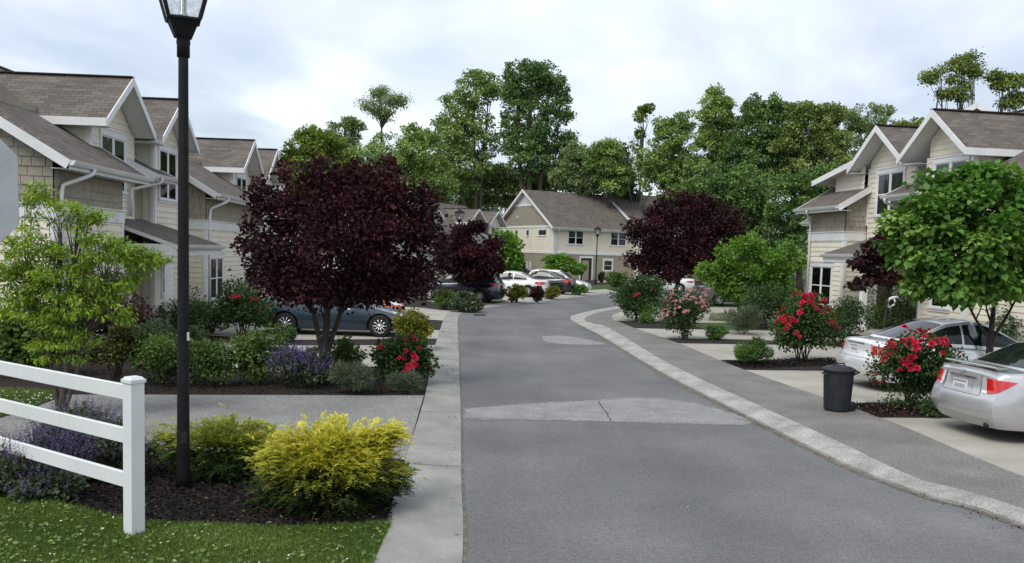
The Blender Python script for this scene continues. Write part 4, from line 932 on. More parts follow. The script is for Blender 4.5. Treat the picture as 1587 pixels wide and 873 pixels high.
back_tree(905, 'pale willow like tree right of the tallest tree', [(905, 252, 30, 28), (890, 236, 18, 16), (875, 272, 24, 26), (912, 280, 40, 22)], 93, 'wood3', 4200, .36, .85, 9, flat=1.2)
back_tree(942, 'light green drooping tree behind the far house roof', [(940, 252, 30, 34), (925, 240, 16, 14), (955, 275, 30, 26), (935, 228, 12, 10)], 91, 'wood1', 4600, .36, .85, 10, flat=1.2)
back_tree(1040, 'feathery mid green tree right of the bare twiggy tree', [(1042, 228, 34, 42), (1015, 262, 30, 36), (1060, 192, 18, 20), (1050, 282, 38, 36), (1030, 200, 16, 18)], 90, 'wood1', 6500, .38, .9, 11)
back_tree(1110, 'tall pointed green tree with a narrow top', [(1110, 195, 26, 44), (1106, 152, 11, 18), (1098, 255, 36, 55), (1128, 205, 20, 36), (1120, 165, 12, 16)], 88, 'wood1', 7000, .38, .85, 12)
back_tree(1185, 'dense dark green round tree in the middle of the right hand trees', [(1185, 200, 40, 44), (1160, 258, 50, 56), (1200, 168, 24, 20), (1172, 170, 22, 22), (1210, 240, 30, 50)], 86, 'wood2', 9500, .38, .9, 13, per=2.3)
back_tree(1262, 'broad olive green tree left of the right hand house roof', [(1260, 200, 42, 40), (1276, 240, 40, 46), (1228, 240, 34, 40), (1240, 172, 24, 18), (1282, 180, 24, 22), (1300, 215, 16, 25)], 84, 'woodo', 9000, .38, .9, 14, per=2.2)
back_tree(1345, 'pale see through tree behind the right hand gables', [(1345, 185, 32, 24), (1330, 222, 30, 34), (1372, 205, 22, 22), (1322, 190, 14, 18), (1368, 172, 14, 12), (1352, 250, 40, 30)], 90, 'wood3', 4200, .34, .75, 15, per=1.5)
back_tree(1405, 'little green tree top showing between the right hand gables', [(1405, 202, 20, 12), (1395, 212, 22, 14), (1425, 195, 10, 8)], 80, 'woodo', 1600, .36, .7, 16)
back_tree(1150, 'dark leafy tree low behind the wide purple tree', [(1130, 335, 50, 56), (1185, 370, 50, 56), (1100, 300, 40, 46), (1160, 300, 45, 45)], 78, 'wood2', 9000, .4, 1.0, 17, per=2.2)
back_tree(1240, 'dark tree standing against the left end of the right hand house', [(1228, 320, 40, 56), (1290, 290, 40, 40), (1225, 385, 30, 50), (1262, 300, 36, 44)], 74, 'wood2', 8000, .36, .9, 18, per=2.2)
back_tree(1480, 'taller open tree with bare forks above the right hand roof ridge', [(1452, 116, 17, 12), (1487, 100, 22, 12), (1514, 106, 16, 10), (1466, 150, 9, 12), (1490, 146, 14, 12), (1440, 186, 9, 7), (1500, 92, 12, 8), (1478, 125, 10, 8), (1468, 180, 10, 6), (1496, 130, 9, 8)], 58, 'woodo', 2400, .24, .22, 19, per=1.0, airy=1, trunks=[(0, -22, 112, .14), (2, 12, 95, .17), (4, 30, 108, .1)], limbs=34, start=(.62, .97))
back_tree(1562, 'smaller open tree above the roof at the right edge', [(1560, 128, 20, 12), (1582, 122, 14, 12), (1562, 160, 12, 9), (1548, 118, 10, 7), (1592, 150, 14, 14), (1575, 150, 12, 8)], 58, 'woodo', 1900, .26, .22, 20, per=1.0, airy=1, trunks=[(0, -8, 122, .13), (2, 14, 118, .11)], limbs=26, start=(.62, .97))
back_tree(850, 'low rounded tree just behind the far house ridge', [(850, 280, 40, 26), (800, 285, 34, 26), (880, 268, 24, 22), (770, 285, 30, 34)], 101, 'woodo', 4500, .42, 1.0, 21)
def narrow_trees():
    r = np.random.default_rng(31)
    # ivy-clad thin tree with a tuft
    Y = 94; b = PL(988, 430, Y); b[2] = 0
    C = scatter_clumps(ells_px([(998, 174, 9, 7), (992, 182, 7, 5), (1004, 168, 5, 4), (991, 205, 4, 9), (990, 230, 5, 14), (993, 250, 8, 14)], Y), 2.4, .4, r)
    make_tree('thin_tree', 'very thin ivy clad tree with a small tuft at the top', 'tree', b, C, .34, 900, L_['woodo'], MT['bark'], PL(997, 172, Y), .2, 41, limbs=12, group='trees behind the houses')
    # spruce
    Y = 95; b = PL(967, 430, Y); b[2] = 0; C = []
    for i in range(60):
        t = i/60; p = PL(967, 226+t*90, Y); rr = .25+t*1.9; a = r.random()*6.28
        for q in range(3):
            a += 2.1; C.append((p[0]+math.cos(a)*rr*.6, p[1]+math.sin(a)*rr*.6, p[2]-rr*.2, rr*.35+.12, rr*.35+.12, .16, 1))
    make_tree('spruce_tree', 'small dark spruce poking above the far roof', 'tree', b, C, .3, 2200, L_['spruce'], MT['bark_dark'], PL(967, 224, Y), .16, 42, limbs=6, group='trees behind the houses', droop=.7)
    # bare twiggy tree
    Y = 93; b = PL(980, 430, Y); b[2] = 0
    root = thing('bare_tree', 'bare grey twiggy tree beside the small spruce', 'tree', b, 0, 'trees behind the houses'); mb = MB()
    def br(p, d, ln, rr, lv):
        q = p+d*ln; mid = p+d*ln*.5+r.normal(size=3)*ln*.05; mb.tube([p, mid, q], [rr, rr*.8, rr*.6], 4, cap=False)
        if lv == 0: return
        for _ in range(3 if lv > 1 else 4):
            dd = d+r.normal(size=3)*np.array([.45, .45, .2]); dd[2] = abs(dd[2])+.15; dd /= np.linalg.norm(dd); br(q, dd, ln*r.uniform(.55, .8), rr*.55, lv-1)
    br(np.array([0, 0, 0.]), np.array([0, 0, 1.]), 5.5, .16, 4); mb.build('trunk', MT['bark_pale'], root, smooth=True)
narrow_trees()
# woodland that reads as one mass behind everything
r = np.random.default_rng(55); C = []
for x in range(330, 1330, 16):
    for q in range(4):
        p = PL(x+r.uniform(-8, 8), r.uniform(262, 430) if x > 640 and x < 880 else r.uniform(300, 430) if x < 640 else r.uniform(238, 430), 112+r.uniform(-6, 8)); C.append((*p, r.uniform(1.2, 2.4), r.uniform(1.2, 2.4), r.uniform(1.0, 2.0), 1))
P_, D_, N_, S_, T_ = clump_leaves(np.array(C), 42000, .4, r, .5, .25, .5, .35)
tag(leaf_mesh('woodland', P_, D_, N_, S_, T_, 'leaf', L_['wood1'], None), 'distant green woodland seen between the nearer trees', 'woodland', None, 'stuff')

# ---- shrubs
LEAFP = {}
def shrub(label, px, py, w, h, mat, kind='round', leaf=.06, N=1500, seed=0, z=None, name='shrub', cat='shrub', group=None, stems=True, rc=None, shape='leaf', up=.5, droop=.1, dep=.9, flat=.8, base_clear=.06, spread=.25, surf=.7, per=2.2):
    r = np.random.default_rng(500+seed)
    z = (ZL if px < 760 else ZR) if z is None else z
    b = G(px, py, z); k = PPM(b); R = w/k/2; Hh = h/k; b = b+np.array([b[0]/b[1], 1, 0])*R*dep*.8
    k2 = PPM(b); R *= k/k2; Hh *= k/k2*1.0
    root = thing(name, label, cat, b, 0, group)
    rc = rc or R*.3; z0 = Hh*base_clear
    E_ = [(0, 0, z0+(Hh-z0)*.48, R*.97, R*.97*dep, (Hh-z0)*.52)] if kind == 'round' else [(0, 0, z0+(Hh-z0)*.34, R*.9, R*.9*dep, (Hh-z0)*.36), (R*.2, 0, z0+(Hh-z0)*.62, R*.6, R*.6*dep, (Hh-z0)*.36)] if kind == 'mound' else [(0, 0, z0+(Hh-z0)*.46, R*.84, R*.84*dep, (Hh-z0)*.46)]+[(math.cos(a_)*R*.42, math.sin(a_)*R*.42*dep, z0+(Hh-z0)*r.uniform(.4, .68), R*.56, R*.56*dep, (Hh-z0)*.35) for a_ in r.uniform(0, 6.28)+np.arange(5)*1.257]
    C = scatter_clumps(E_, per, rc, r, surf=surf, flat=flat)
    C[:, 2] = np.maximum(C[:, 2], C[:, 5]*.7)
    if stems:
        mb = MB()
        for c in C[r.choice(len(C), min(len(C), 14), replace=False)]:
            a = r.random()*6.28; p0 = np.array([math.cos(a)*R*.12, math.sin(a)*R*.12, -.03]); v = c[:3]-p0
            mb.tube([p0, p0+v*.4+np.array([0, 0, .1*Hh]), c[:3]], [.016 if Hh > .7 else .01, .01, .004], 5, cap=False)
        mb.build('stem', MT['bark'], root, smooth=True)
    P, D, Nn, S, T = clump_leaves(C, int(N*1.7), leaf*1.08, r, up, droop, .45, spread)
    P[:, 2] = np.maximum(P[:, 2], .01); LEAFP[root.name] = P
    leaf_mesh('foliage', P, D, Nn, S, T, shape, mat, root)
    return root, C, R, Hh
# rose bloom shared mesh
def bloom_mesh(name, mat, r_):
    rr = np.random.default_rng(77); P, D, N, S, T = [], [], [], [], []
    for ring, (n, tilt, s, o) in enumerate(((5, .15, 1.0, 0), (5, .55, .85, .1), (4, 1.0, .65, .15), (3, 1.35, .5, .2))):
        for i in range(n):
            a = 6.283*i/n+ring*.6+rr.normal()*.1; d = np.array([math.cos(a)*math.cos(tilt), math.sin(a)*math.cos(tilt), math.sin(tilt)])
            P.append(np.array([0, 0, o*r_*.5])); D.append(d); N.append(np.array([-math.cos(a)*math.sin(tilt), -math.sin(a)*math.sin(tilt), math.cos(tilt)])); S.append(r_*s); T.append(.5+rr.normal()*.22)
    o = leaf_mesh(name, np.array(P), np.array(D), np.array(N), np.array(S), np.array(T), 'heart', mat, None); return o
def blooms(root, C, n, mesh_o, seed, low=.3):
    r = np.random.default_rng(900+seed); P = LEAFP[root.name]; H_ = P[:, 2].max(); ctr = np.array([0, 0, H_*.45]); R_ = np.percentile(np.linalg.norm(P[:, :2], axis=1), 90)
    od = (P-ctr)/np.array([R_, R_, H_*.5]); q = np.linalg.norm(od, axis=1)
    ok = np.where((q > .82) & (q < 1.12) & (P[:, 2] > H_*low) & (P[:, 1] < R_*.45))[0]
    w = .25+np.clip((P[ok, 2]/H_-low)/(1-low), 0, 1); seeds = r.choice(ok, max(2, n//3), p=w/w.sum()); cnt = 0
    while cnt < n:
        c = P[r.choice(seeds)]; near = ok[np.linalg.norm(P[ok]-c, axis=1) < .16]; p = P[r.choice(near)]+r.normal(size=3)*.015
        d = (p-ctr)/np.array([R_, R_, H_*.5]); d /= np.linalg.norm(d); d[2] += .45; p = p+d*.06
        o = mesh_o.copy(); COL.objects.link(o); o.name = 'bloom'; o.parent = root; o.location = [float(v) for v in p]
        nd = d+r.normal(size=3)*.35; o.rotation_euler = Vector(nd).to_track_quat('Z', 'Y').to_euler(); s = r.uniform(.65, 1.2); o.scale = (s, s, s); cnt += 1
def sc_max(d): return float(np.linalg.norm(d, axis=1).max())
RB = bloom_mesh('bloom', L_['petal_red'], .08); PB = bloom_mesh('bloom', L_['petal_pink'], .062)
def rose(label, px, py, w, h, n, mesh_o, seed, N=2600, leaf=.06, **k):
    root, C, R, Hh = shrub(label, px, py, w, h, L_['rose'], 'lumpy', leaf, N, seed, name='rose_bush', cat='rose bush', rc=k.pop('rc', None), base_clear=.06, **k)
    blooms(root, C, n, mesh_o, seed); return root
rose('red rose bush beside the dark bin on the right', 1412, 640, 142, 116, 110, RB, 1, 5200, .048, dep=.8)
rose('large red rose bush before the right hand porch, left of the white silver coupe', 1242, 564, 114, 112, 130, RB, 2, 4600, .062)
rose('pink rose bush on the right between two driveways', 1060, 529, 94, 80, 130, PB, 3, 3000, .062)
rose('red rose bush in the left bed under the front of the blue car', 622, 600, 106, 76, 34, RB, 4, 3600, .058)
rose('tall red rose bush in front of the left porch, left of the blue car', 375, 524, 96, 82, 9, RB, 5, 3400, .065)
rose('big dark rose bush with one red flower, beyond the pink roses', 990, 500, 86, 74, 4, RB, 6, 5200, .075)
sh = shrub
# near left bed
def juniper(label, px, py, w, h, mat, N, seed, lumps, leaf=.062):
    r = np.random.default_rng(700+seed); b = G(px, py, ZL); k = PPM(b); R = w/k/2; Hh = h/k; b = b+np.array([b[0]/b[1], 1, 0])*R*.62
    k2 = PPM(b); R *= k/k2; Hh *= k/k2*.72
    root = thing('juniper', label, 'shrub', b)
    E_ = [(R*a, R*c*.8, Hh*z_, R*s, R*s*.85, Hh*t) for a, c, z_, s, t in lumps]
    C = scatter_clumps(E_, 3.0, .11, r, surf=.8, flat=.7); C[:, 2] = np.maximum(C[:, 2], .06)
    mb = MB()
    for c in C[r.choice(len(C), 24, replace=False)]: mb.tube([np.array([0, 0, -.03]), c[:3]*np.array([.5, .5, .3]), c[:3]], [.025, .016, .005], 5, cap=False)
    mb.build('stem', MT['bark'], root, smooth=True)
    # feathery sprays: a spine with small scale shoots on both sides
    S_ = r.choice(len(C), N); base = C[S_, :3]+r.normal(size=(N, 3))*C[S_, 3:6]*.6
    ctr = np.array([0, 0, Hh*.3]); o = base-ctr; o /= np.linalg.norm(o, axis=1)[:, None]; d = o+r.normal(size=(N, 3))*.35; d[:, 2] = d[:, 2]*.45+.02; d /= np.linalg.norm(d, axis=1)[:, None]
    ln = leaf*r.uniform(1.0, 2.0, N); P, D, Nn, Sz, T = [], [], [], [], []
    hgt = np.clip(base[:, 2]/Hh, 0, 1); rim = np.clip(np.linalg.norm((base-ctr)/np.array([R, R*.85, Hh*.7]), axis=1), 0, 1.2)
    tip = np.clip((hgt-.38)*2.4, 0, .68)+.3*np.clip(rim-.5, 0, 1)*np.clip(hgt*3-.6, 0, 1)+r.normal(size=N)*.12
    side = np.cross(d, np.array([0, 0, 1.0])); side /= np.linalg.norm(side, axis=1)[:, None]+1e-9
    for j in range(7):
        f = j/6; sg = 1 if j % 2 else -1
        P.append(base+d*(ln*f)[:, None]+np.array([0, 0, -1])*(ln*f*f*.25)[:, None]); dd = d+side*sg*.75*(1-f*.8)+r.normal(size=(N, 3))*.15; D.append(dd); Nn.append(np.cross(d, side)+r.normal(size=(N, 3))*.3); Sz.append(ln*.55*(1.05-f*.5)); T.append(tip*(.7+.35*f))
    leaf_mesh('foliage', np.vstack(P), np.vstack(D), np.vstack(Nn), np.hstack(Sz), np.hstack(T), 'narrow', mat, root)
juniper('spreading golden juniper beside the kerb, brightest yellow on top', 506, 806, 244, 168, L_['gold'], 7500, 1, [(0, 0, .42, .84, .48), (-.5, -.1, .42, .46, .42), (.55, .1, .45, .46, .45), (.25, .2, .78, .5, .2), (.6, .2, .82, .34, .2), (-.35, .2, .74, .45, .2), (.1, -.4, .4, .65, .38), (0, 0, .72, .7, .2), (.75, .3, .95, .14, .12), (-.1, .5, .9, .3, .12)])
juniper('green and gold juniper behind the lamp post', 345, 756, 235, 118, L_['gold2'], 4800, 2, [(0, 0, .42, .7, .42), (-.6, .1, .45, .4, .5), (.5, 0, .42, .5, .42), (.1, .2, .7, .6, .28)], .055)
def spiky(label, px, py, w, h, leafmat_, flow, seed, N=1600, nsp=120, z=None, spike=.28, name='salvia_plant', dep=.8, leaf=.05, fl=.022):
    root, C, R, Hh = shrub(label, px, py, w, h*.72, leafmat_, 'round', leaf, N, 200+seed, name=name, cat='flowering plant', stems=False, z=z, dep=dep, base_clear=0)
    r = np.random.default_rng(seed); P, D, Nn, S, T = [], [], [], [], []
    for i in range(nsp):
        a = r.random()*6.28; q = r.random()**.5; x, y = math.cos(a)*R*.95*q, math.sin(a)*R*.95*dep*q; z0 = Hh*(1-.55*q*q)*.85; ln = spike*r.uniform(.6, 1.3)
        d = np.array([math.cos(a)*q*.6, math.sin(a)*q*.6, 1.0])+r.normal(size=3)*.12; d /= np.linalg.norm(d)
        m = int(ln/.012)
        for j in range(m):
            f = j/m; P.append(np.array([x, y, z0])+d*ln*f); dd = r.normal(size=3); dd[2] = abs(dd[2])*.4+.3; D.append(dd); Nn.append(r.normal(size=3)); S.append(fl*(1.35-f)*r.uniform(.7, 1.3)); T.append(.5+r.normal()*.22-.1*f)
    leaf_mesh('flower_spikes', np.array(P), np.array(D), np.array(Nn), np.array(S), np.array(T), 'leaf', flow, root)
spiky('lilac catmint clump close behind the white fence post', 165, 752, 120, 118, L_['nepeta'], L_['purple'], 1, 1800, 190, name='catmint_plant')
spiky('lilac catmint clump seen through the middle of the white fence', 85, 758, 130, 112, L_['nepeta'], L_['purple'], 2, 1800, 190, name='catmint_plant')
spiky('lilac catmint clump under the bottom rail at the left edge', 20, 776, 130, 96, L_['nepeta'], L_['purple'], 3, 1800, 170, name='catmint_plant')
spiky('low lilac catmint clump in the mulch at the grass edge', 70, 784, 110, 52, L_['nepeta'], L_['purple'], 4, 1100, 120, name='catmint_plant', spike=.16)
spiky('lilac catmint clump beside the young tree trunk', 125, 715, 130, 100, L_['nepeta'], L_['purple'], 5, 1500, 170, name='catmint_plant')
# second left bed
sh('low green shrub behind the lamp post in the left bed', 258, 602, 108, 76, L_['shrub'], 'lumpy', .05, 2600, 1)
sh('rounded green shrub right of the lamp post in the left bed', 325, 602, 90, 72, L_['shrub'], 'lumpy', .05, 2200, 2)
sh('larger green shrub left of the violet salvia', 395, 600, 112, 84, L_['shrub'], 'lumpy', .05, 3000, 3)
spiky('violet salvia in the left bed beside the purple tree trunk', 462, 604, 96, 84, L_['nepeta'], L_['violet'], 6, 1600, 210, name='salvia_plant', spike=.3)
sh('small green shrub right of the purple tree trunk', 536, 588, 62, 62, L_['shrub'], 'lumpy', .05, 1800, 4)
sh('soft grey green lavender mound under the purple tree', 548, 614, 76, 48, L_['grey'], 'round', .1, 2200, 5, name='lavender_plant', cat='flowering plant', shape='blade', stems=False, up=.1, droop=-.6)
sh('grey green lavender mound at the kerb corner of the left bed', 630, 612, 68, 28, L_['grey'], 'round', .09, 1500, 6, name='lavender_plant', cat='flowering plant', shape='blade', stems=False, up=.1, droop=-.6)
sh('golden privet in front of the blue car bonnet', 640, 545, 64, 70, L_['privet'], 'lumpy', .065, 2200, 7)
sh('dark low shrub under the back wheel of the blue car', 438, 532, 56, 24, L_['dark'], 'round', .05, 900, 8)
sh('brownish green dwarf maple with bare stems left of the lamp post', 180, 598, 92, 88, L_['olive'], 'mound', .05, 3200, 9, base_clear=.38, name='dwarf_maple')
sh('dark maroon shrub behind the young yellow green tree', 180, 556, 130, 110, L_['maroon'], 'lumpy', .06, 2800, 10)
sh('large leaved green shrub at the left edge behind the fence', 45, 590, 130, 112, L_['shrub'], 'lumpy', .11, 2000, 11, up=.9)
sh('dark green hedge shrub by the left porch post', 285, 530, 96, 78, L_['dark'], 'lumpy', .055, 3000, 12)
sh('low dark shrub left of the lamp post before the porch', 235, 566, 100, 70, L_['dark'], 'lumpy', .05, 2600, 13)
sh('green shrub under the window of the second left house', 325, 520, 70, 52, L_['shrub'], 'lumpy', .055, 1400, 14)
sh('narrow dark green conifer at the far corner of the left house', 381, 478, 26, 74, L_['spruce'], 'round', .07, 1500, 15, name='conifer', rc=.25)
sh('dark green shrub between the left porch and the tall red rose bush', 300, 548, 70, 34, L_['dark'], 'lumpy', .05, 1600, 41)
sh('leafy dark shrub at the left edge behind the young tree', 95, 560, 120, 90, L_['dark'], 'lumpy', .08, 2600, 42)
# beyond the bend
sh('green shrub left of the grey lavender beyond the orange car', 690, 481, 46, 32, L_['shrub'], 'lumpy', .09, 1300, 16)
sh('broad grey green mound by the dark blue wagon', 722, 484, 50, 26, L_['grey'], 'round', .11, 1500, 17, stems=False)
sh('yellow green shrub between the dark blue wagon and white coupe', 801, 468, 36, 24, L_['privet'], 'lumpy', .11, 900, 18)
sh('maroon barberry behind the white coupe', 832, 468, 24, 24, L_['maroon'], 'lumpy', .1, 700, 19)
sh('yellow green shrub behind the white coupe tail light', 856, 464, 28, 20, L_['privet'], 'lumpy', .11, 700, 20, z=ZL)
sh('rounded green shrub in front of the silver off roader', 898, 458, 28, 16, L_['box'], 'round', .1, 800, 21, z=ZL)
sh('small dark cone shaped shrub by the far house door', 932, 438, 9, 16, L_['spruce'], 'round', .14, 350, 22, z=ZL, name='conifer')
sh('loose green shrub under the small window of the far house', 955, 446, 34, 24, L_['shrub'], 'lumpy', .16, 700, 23, z=ZL)
sh('narrow dark conifer against the end wall of the far house', 806, 436, 13, 36, L_['spruce'], 'round', .2, 600, 24, z=ZL, name='conifer', rc=.4)
# right hand beds
sh('clipped round boxwood ball beside the large red rose bush', 1167, 569, 56, 40, L_['box'], 'round', .032, 4200, 25, rc=.14, surf=.85, per=3)
sh('small clipped boxwood right of the pink roses', 1110, 528, 38, 22, L_['box'], 'round', .035, 2000, 26, rc=.12, surf=.85, per=3)
sh('grey green grassy shrub behind the small boxwood', 1152, 520, 60, 42, L_['grey'], 'round', .16, 1500, 27, shape='blade', droop=-.7, stems=False)
sh('low clipped shrub at the foot of the big dark rose bush', 1003, 502, 38, 26, L_['box'], 'round', .05, 1400, 28, rc=.2)
sh('dark green shrub under the bright green small tree', 1182, 512, 100, 70, L_['dark'], 'lumpy', .07, 3200, 29)
sh('yellow green shrub at the corner of the right hand house', 1218, 490, 52, 52, L_['privet'], 'lumpy', .08, 1500, 30)
sh('dark green shrub right of the large red rose bush', 1303, 540, 84, 80, L_['dark'], 'lumpy', .06, 2600, 31)
sh('broad green shrub beside the porch post behind the white silver coupe', 1372, 530, 100, 76, L_['shrub'], 'lumpy', .06, 2600, 32)
sh('dark shrub in the shade behind the heart leaved tree', 1470, 535, 110, 66, L_['dark'], 'lumpy', .06, 2600, 33)
sh('dark shrub at the right edge behind the silver sedan', 1570, 560, 110, 90, L_['dark'], 'lumpy', .06, 2600, 34)
sh('low green ground shrub behind the bin and red roses', 1440, 648, 80, 20, L_['dark'], 'round', .04, 900, 35, stems=False)

# ---- lawns, clover, chips, petals
def in_poly(P, poly):
    x, y = P[:, 0], P[:, 1]; c = np.zeros(len(P), bool); n = len(poly)
    for i in range(n):
        (x1, y1), (x2, y2) = poly[i], poly[(i+1) % n]
        m = ((y1 > y) != (y2 > y)) & (x < (x2-x1)*(y-y1)/(y2-y1+1e-12)+x1); c ^= m
    return c
def grass(name, px, n, ln, label, z=ZL, seed=0, mat='grass', lo=.4):
    r = np.random.default_rng(1200+seed); poly = np.array([G(x, y, z)[:2] for x, y in px]); lo_, hi_ = poly.min(0), poly.max(0)
    P = r.uniform(lo_, hi_, (n*3, 2)); P = P[in_poly(P, poly)][:n]; m = len(P)
    k = np.sin(P[:, 0]*2.1+1.3*np.sin(P[:, 1]*1.7))*np.sin(P[:, 1]*2.6+.7)
    D = r.normal(size=(m, 3))*.55; D[:, 2] = r.uniform(.5, 1.2, m)
    leaf_o = leaf_mesh(name, np.c_[P, np.full(m, z)], D, r.normal(size=(m, 3)), ln*r.uniform(.5, 1.2, m)*(1+.25*k), .5+.3*k+r.normal(size=m)*.22, 'blade', L_[mat], None)
    leaf_o.data.name = name; tag(leaf_o, label, 'grass', None, 'stuff')
    return poly
gp = [(606, 812), (430, 820), (230, 813), (110, 788), (40, 770), (-60, 760), (-60, 900), (560, 905)]
grass('grass', gp, 80000, .06, 'short green lawn in the front left corner')
grass('grass', [(104, 610), (20, 606), (-40, 604), (-40, 660), (28, 640)], 9000, .08, 'patch of lawn seen between the fence rails', seed=2)
grass('grass', [(1100, 486), (1180, 487), (1180, 499), (1098, 498)], 5000, .09, 'strip of lawn behind the pink roses', ZR, 3)
def bits(name, poly_px, n, size, mat, label, z, seed, shape='leaf', cat='litter', flatness=1.0, zr=.01):
    r = np.random.default_rng(1500+seed); poly = np.array([G(x, y, z)[:2] for x, y in poly_px]); lo_, hi_ = poly.min(0), poly.max(0)
    P = r.uniform(lo_, hi_, (n*4, 2)); P = P[in_poly(P, poly)][:n]; m = len(P)
    D = r.normal(size=(m, 3)); D[:, 2] *= .3; N_ = r.normal(size=(m, 3))*.4; N_[:, 2] += flatness
    tag(leaf_mesh(name, np.c_[P, z+.006+zr*r.random(m)], D, N_, size*r.uniform(.5, 1.4, m), r.random(m), shape, mat, None), label, cat, None, 'stuff')
bits('bark_chips', [(604, 812), (430, 822), (230, 815), (40, 772), (-40, 760), (-40, 690), (420, 705), (628, 712)], 16000, .05, L_['chips'], 'dark bark chips over the front left bed', ZL, 1, 'narrow', 'mulch', .6, .03)
bits('bark_chips', [(656, 613), (104, 612), (100, 575), (660, 570)], 6000, .05, L_['chips'], 'dark bark chips over the bed before the blue car', ZL, 2, 'narrow', 'mulch', .6, .03)
bits('bark_chips', [(1355, 646), (1484, 643), (1460, 622), (1325, 627)], 4000, .05, L_['chips'], 'dark bark chips under the red roses by the bin', ZR+.012, 3, 'narrow', 'mulch', .6, .03)
bits('lawn_weeds', gp, 1100, .032, L_['grass'], 'broad leaved weeds and clover leaves in the front lawn', ZL+.03, 14, 'heart', 'weeds', 1.4, .03)
bits('bed_weeds', [(606, 806), (430, 816), (230, 808), (110, 783), (110, 770), (430, 780), (610, 780)], 110, .035, L_['box'], 'small green weeds sprouting at the edge of the front mulch bed', ZL+.02, 15, 'narrow', 'weeds', .2, .05)
bits('bark_chips', [(1156, 572), (1300, 567), (1290, 556), (1122, 561)], 3500, .06, L_['chips'], 'dark bark chips under the large red roses and boxwood ball', ZR+.012, 16, 'narrow', 'mulch', .6, .04)
bits('clover_flowers', gp, 170, .015, L_['clover'], 'tiny white clover flowers dotted over the lawn', ZL+.05, 4, 'heart', 'clover')
bits('clover_flowers', [(104, 610), (20, 606), (-40, 604), (-40, 660), (28, 640)], 260, .022, L_['clover'], 'white clover flowers in the lawn behind the fence', ZL+.06, 5, 'heart', 'clover')
bits('fallen_petals', [(1340, 648), (1484, 644), (1450, 622), (1325, 628)], 130, .028, L_['fallen'], 'fallen rose petals on the mulch by the bin', ZR+.04, 6, 'heart', 'petals')
bits('fallen_petals', [(676, 500), (711, 500), (716, 873), (700, 873)], 110, .035, L_['fallen'], 'rose petals blown along the left kerb', ZL+.004, 7, 'heart', 'petals')
bits('fallen_petals', [(690, 560), (1100, 640), (1300, 870), (560, 870)], 60, .02, L_['fallen'], 'stray petals scattered on the road', .012, 8, 'heart', 'petals')
bits('grit_crumbs', [(1060, 605), (1180, 652), (1400, 742), (1587, 822), (1587, 845), (1370, 745), (1150, 655)], 350, .016, L_['chips'], 'dark grit along the right hand kerb', .01, 9, 'heart', 'grit')
for m_ in (RB, PB): bpy.data.objects.remove(m_)
# ------------------------------------------------------------------ vehicles
def wheel_meshes():
    t = MB(); t.lathe([(.2, -.1), (.29, -.105), (.318, -.085), (.325, -.05), (.325, .05), (.318, .085), (.29, .105), (.2, .1)], 28, axis='y')
    r = MB(); r.lathe([(.2, .09), (.215, .095), (.215, -.09), (.195, -.088), (.19, .02), (.06, .03)], 28, axis='y')
    for i in range(10):
        a = 6.283*i/10; c, s = math.cos(a), math.sin(a)
        r.bar((.03*c, -.075, .03*s), (.205*c, -.086, .205*s), .028, .02, up=(0, 1, 0))
    r.lathe([(0, -.095), (.05, -.092), (.06, -.07), (.06, .02)], 16, axis='y')
    d = MB(); d.lathe([(0, .0), (.2, .0), (.2, .08), (0, .08)], 20, axis='y')
    return t, r, d
_wt, _wr, _wd = wheel_meshes()
def shared(mb, name, mat, smooth=True):
    o = mb.build(name, mat, None, smooth); me = o.data; bpy.data.objects.remove(o); return me
ME_T, ME_R, ME_D = shared(_wt, 'tyre', MT['tyre']), shared(_wr, 'rim', MT['rim']), shared(_wd, 'brake_disc', MT['black'])
class Car: pass
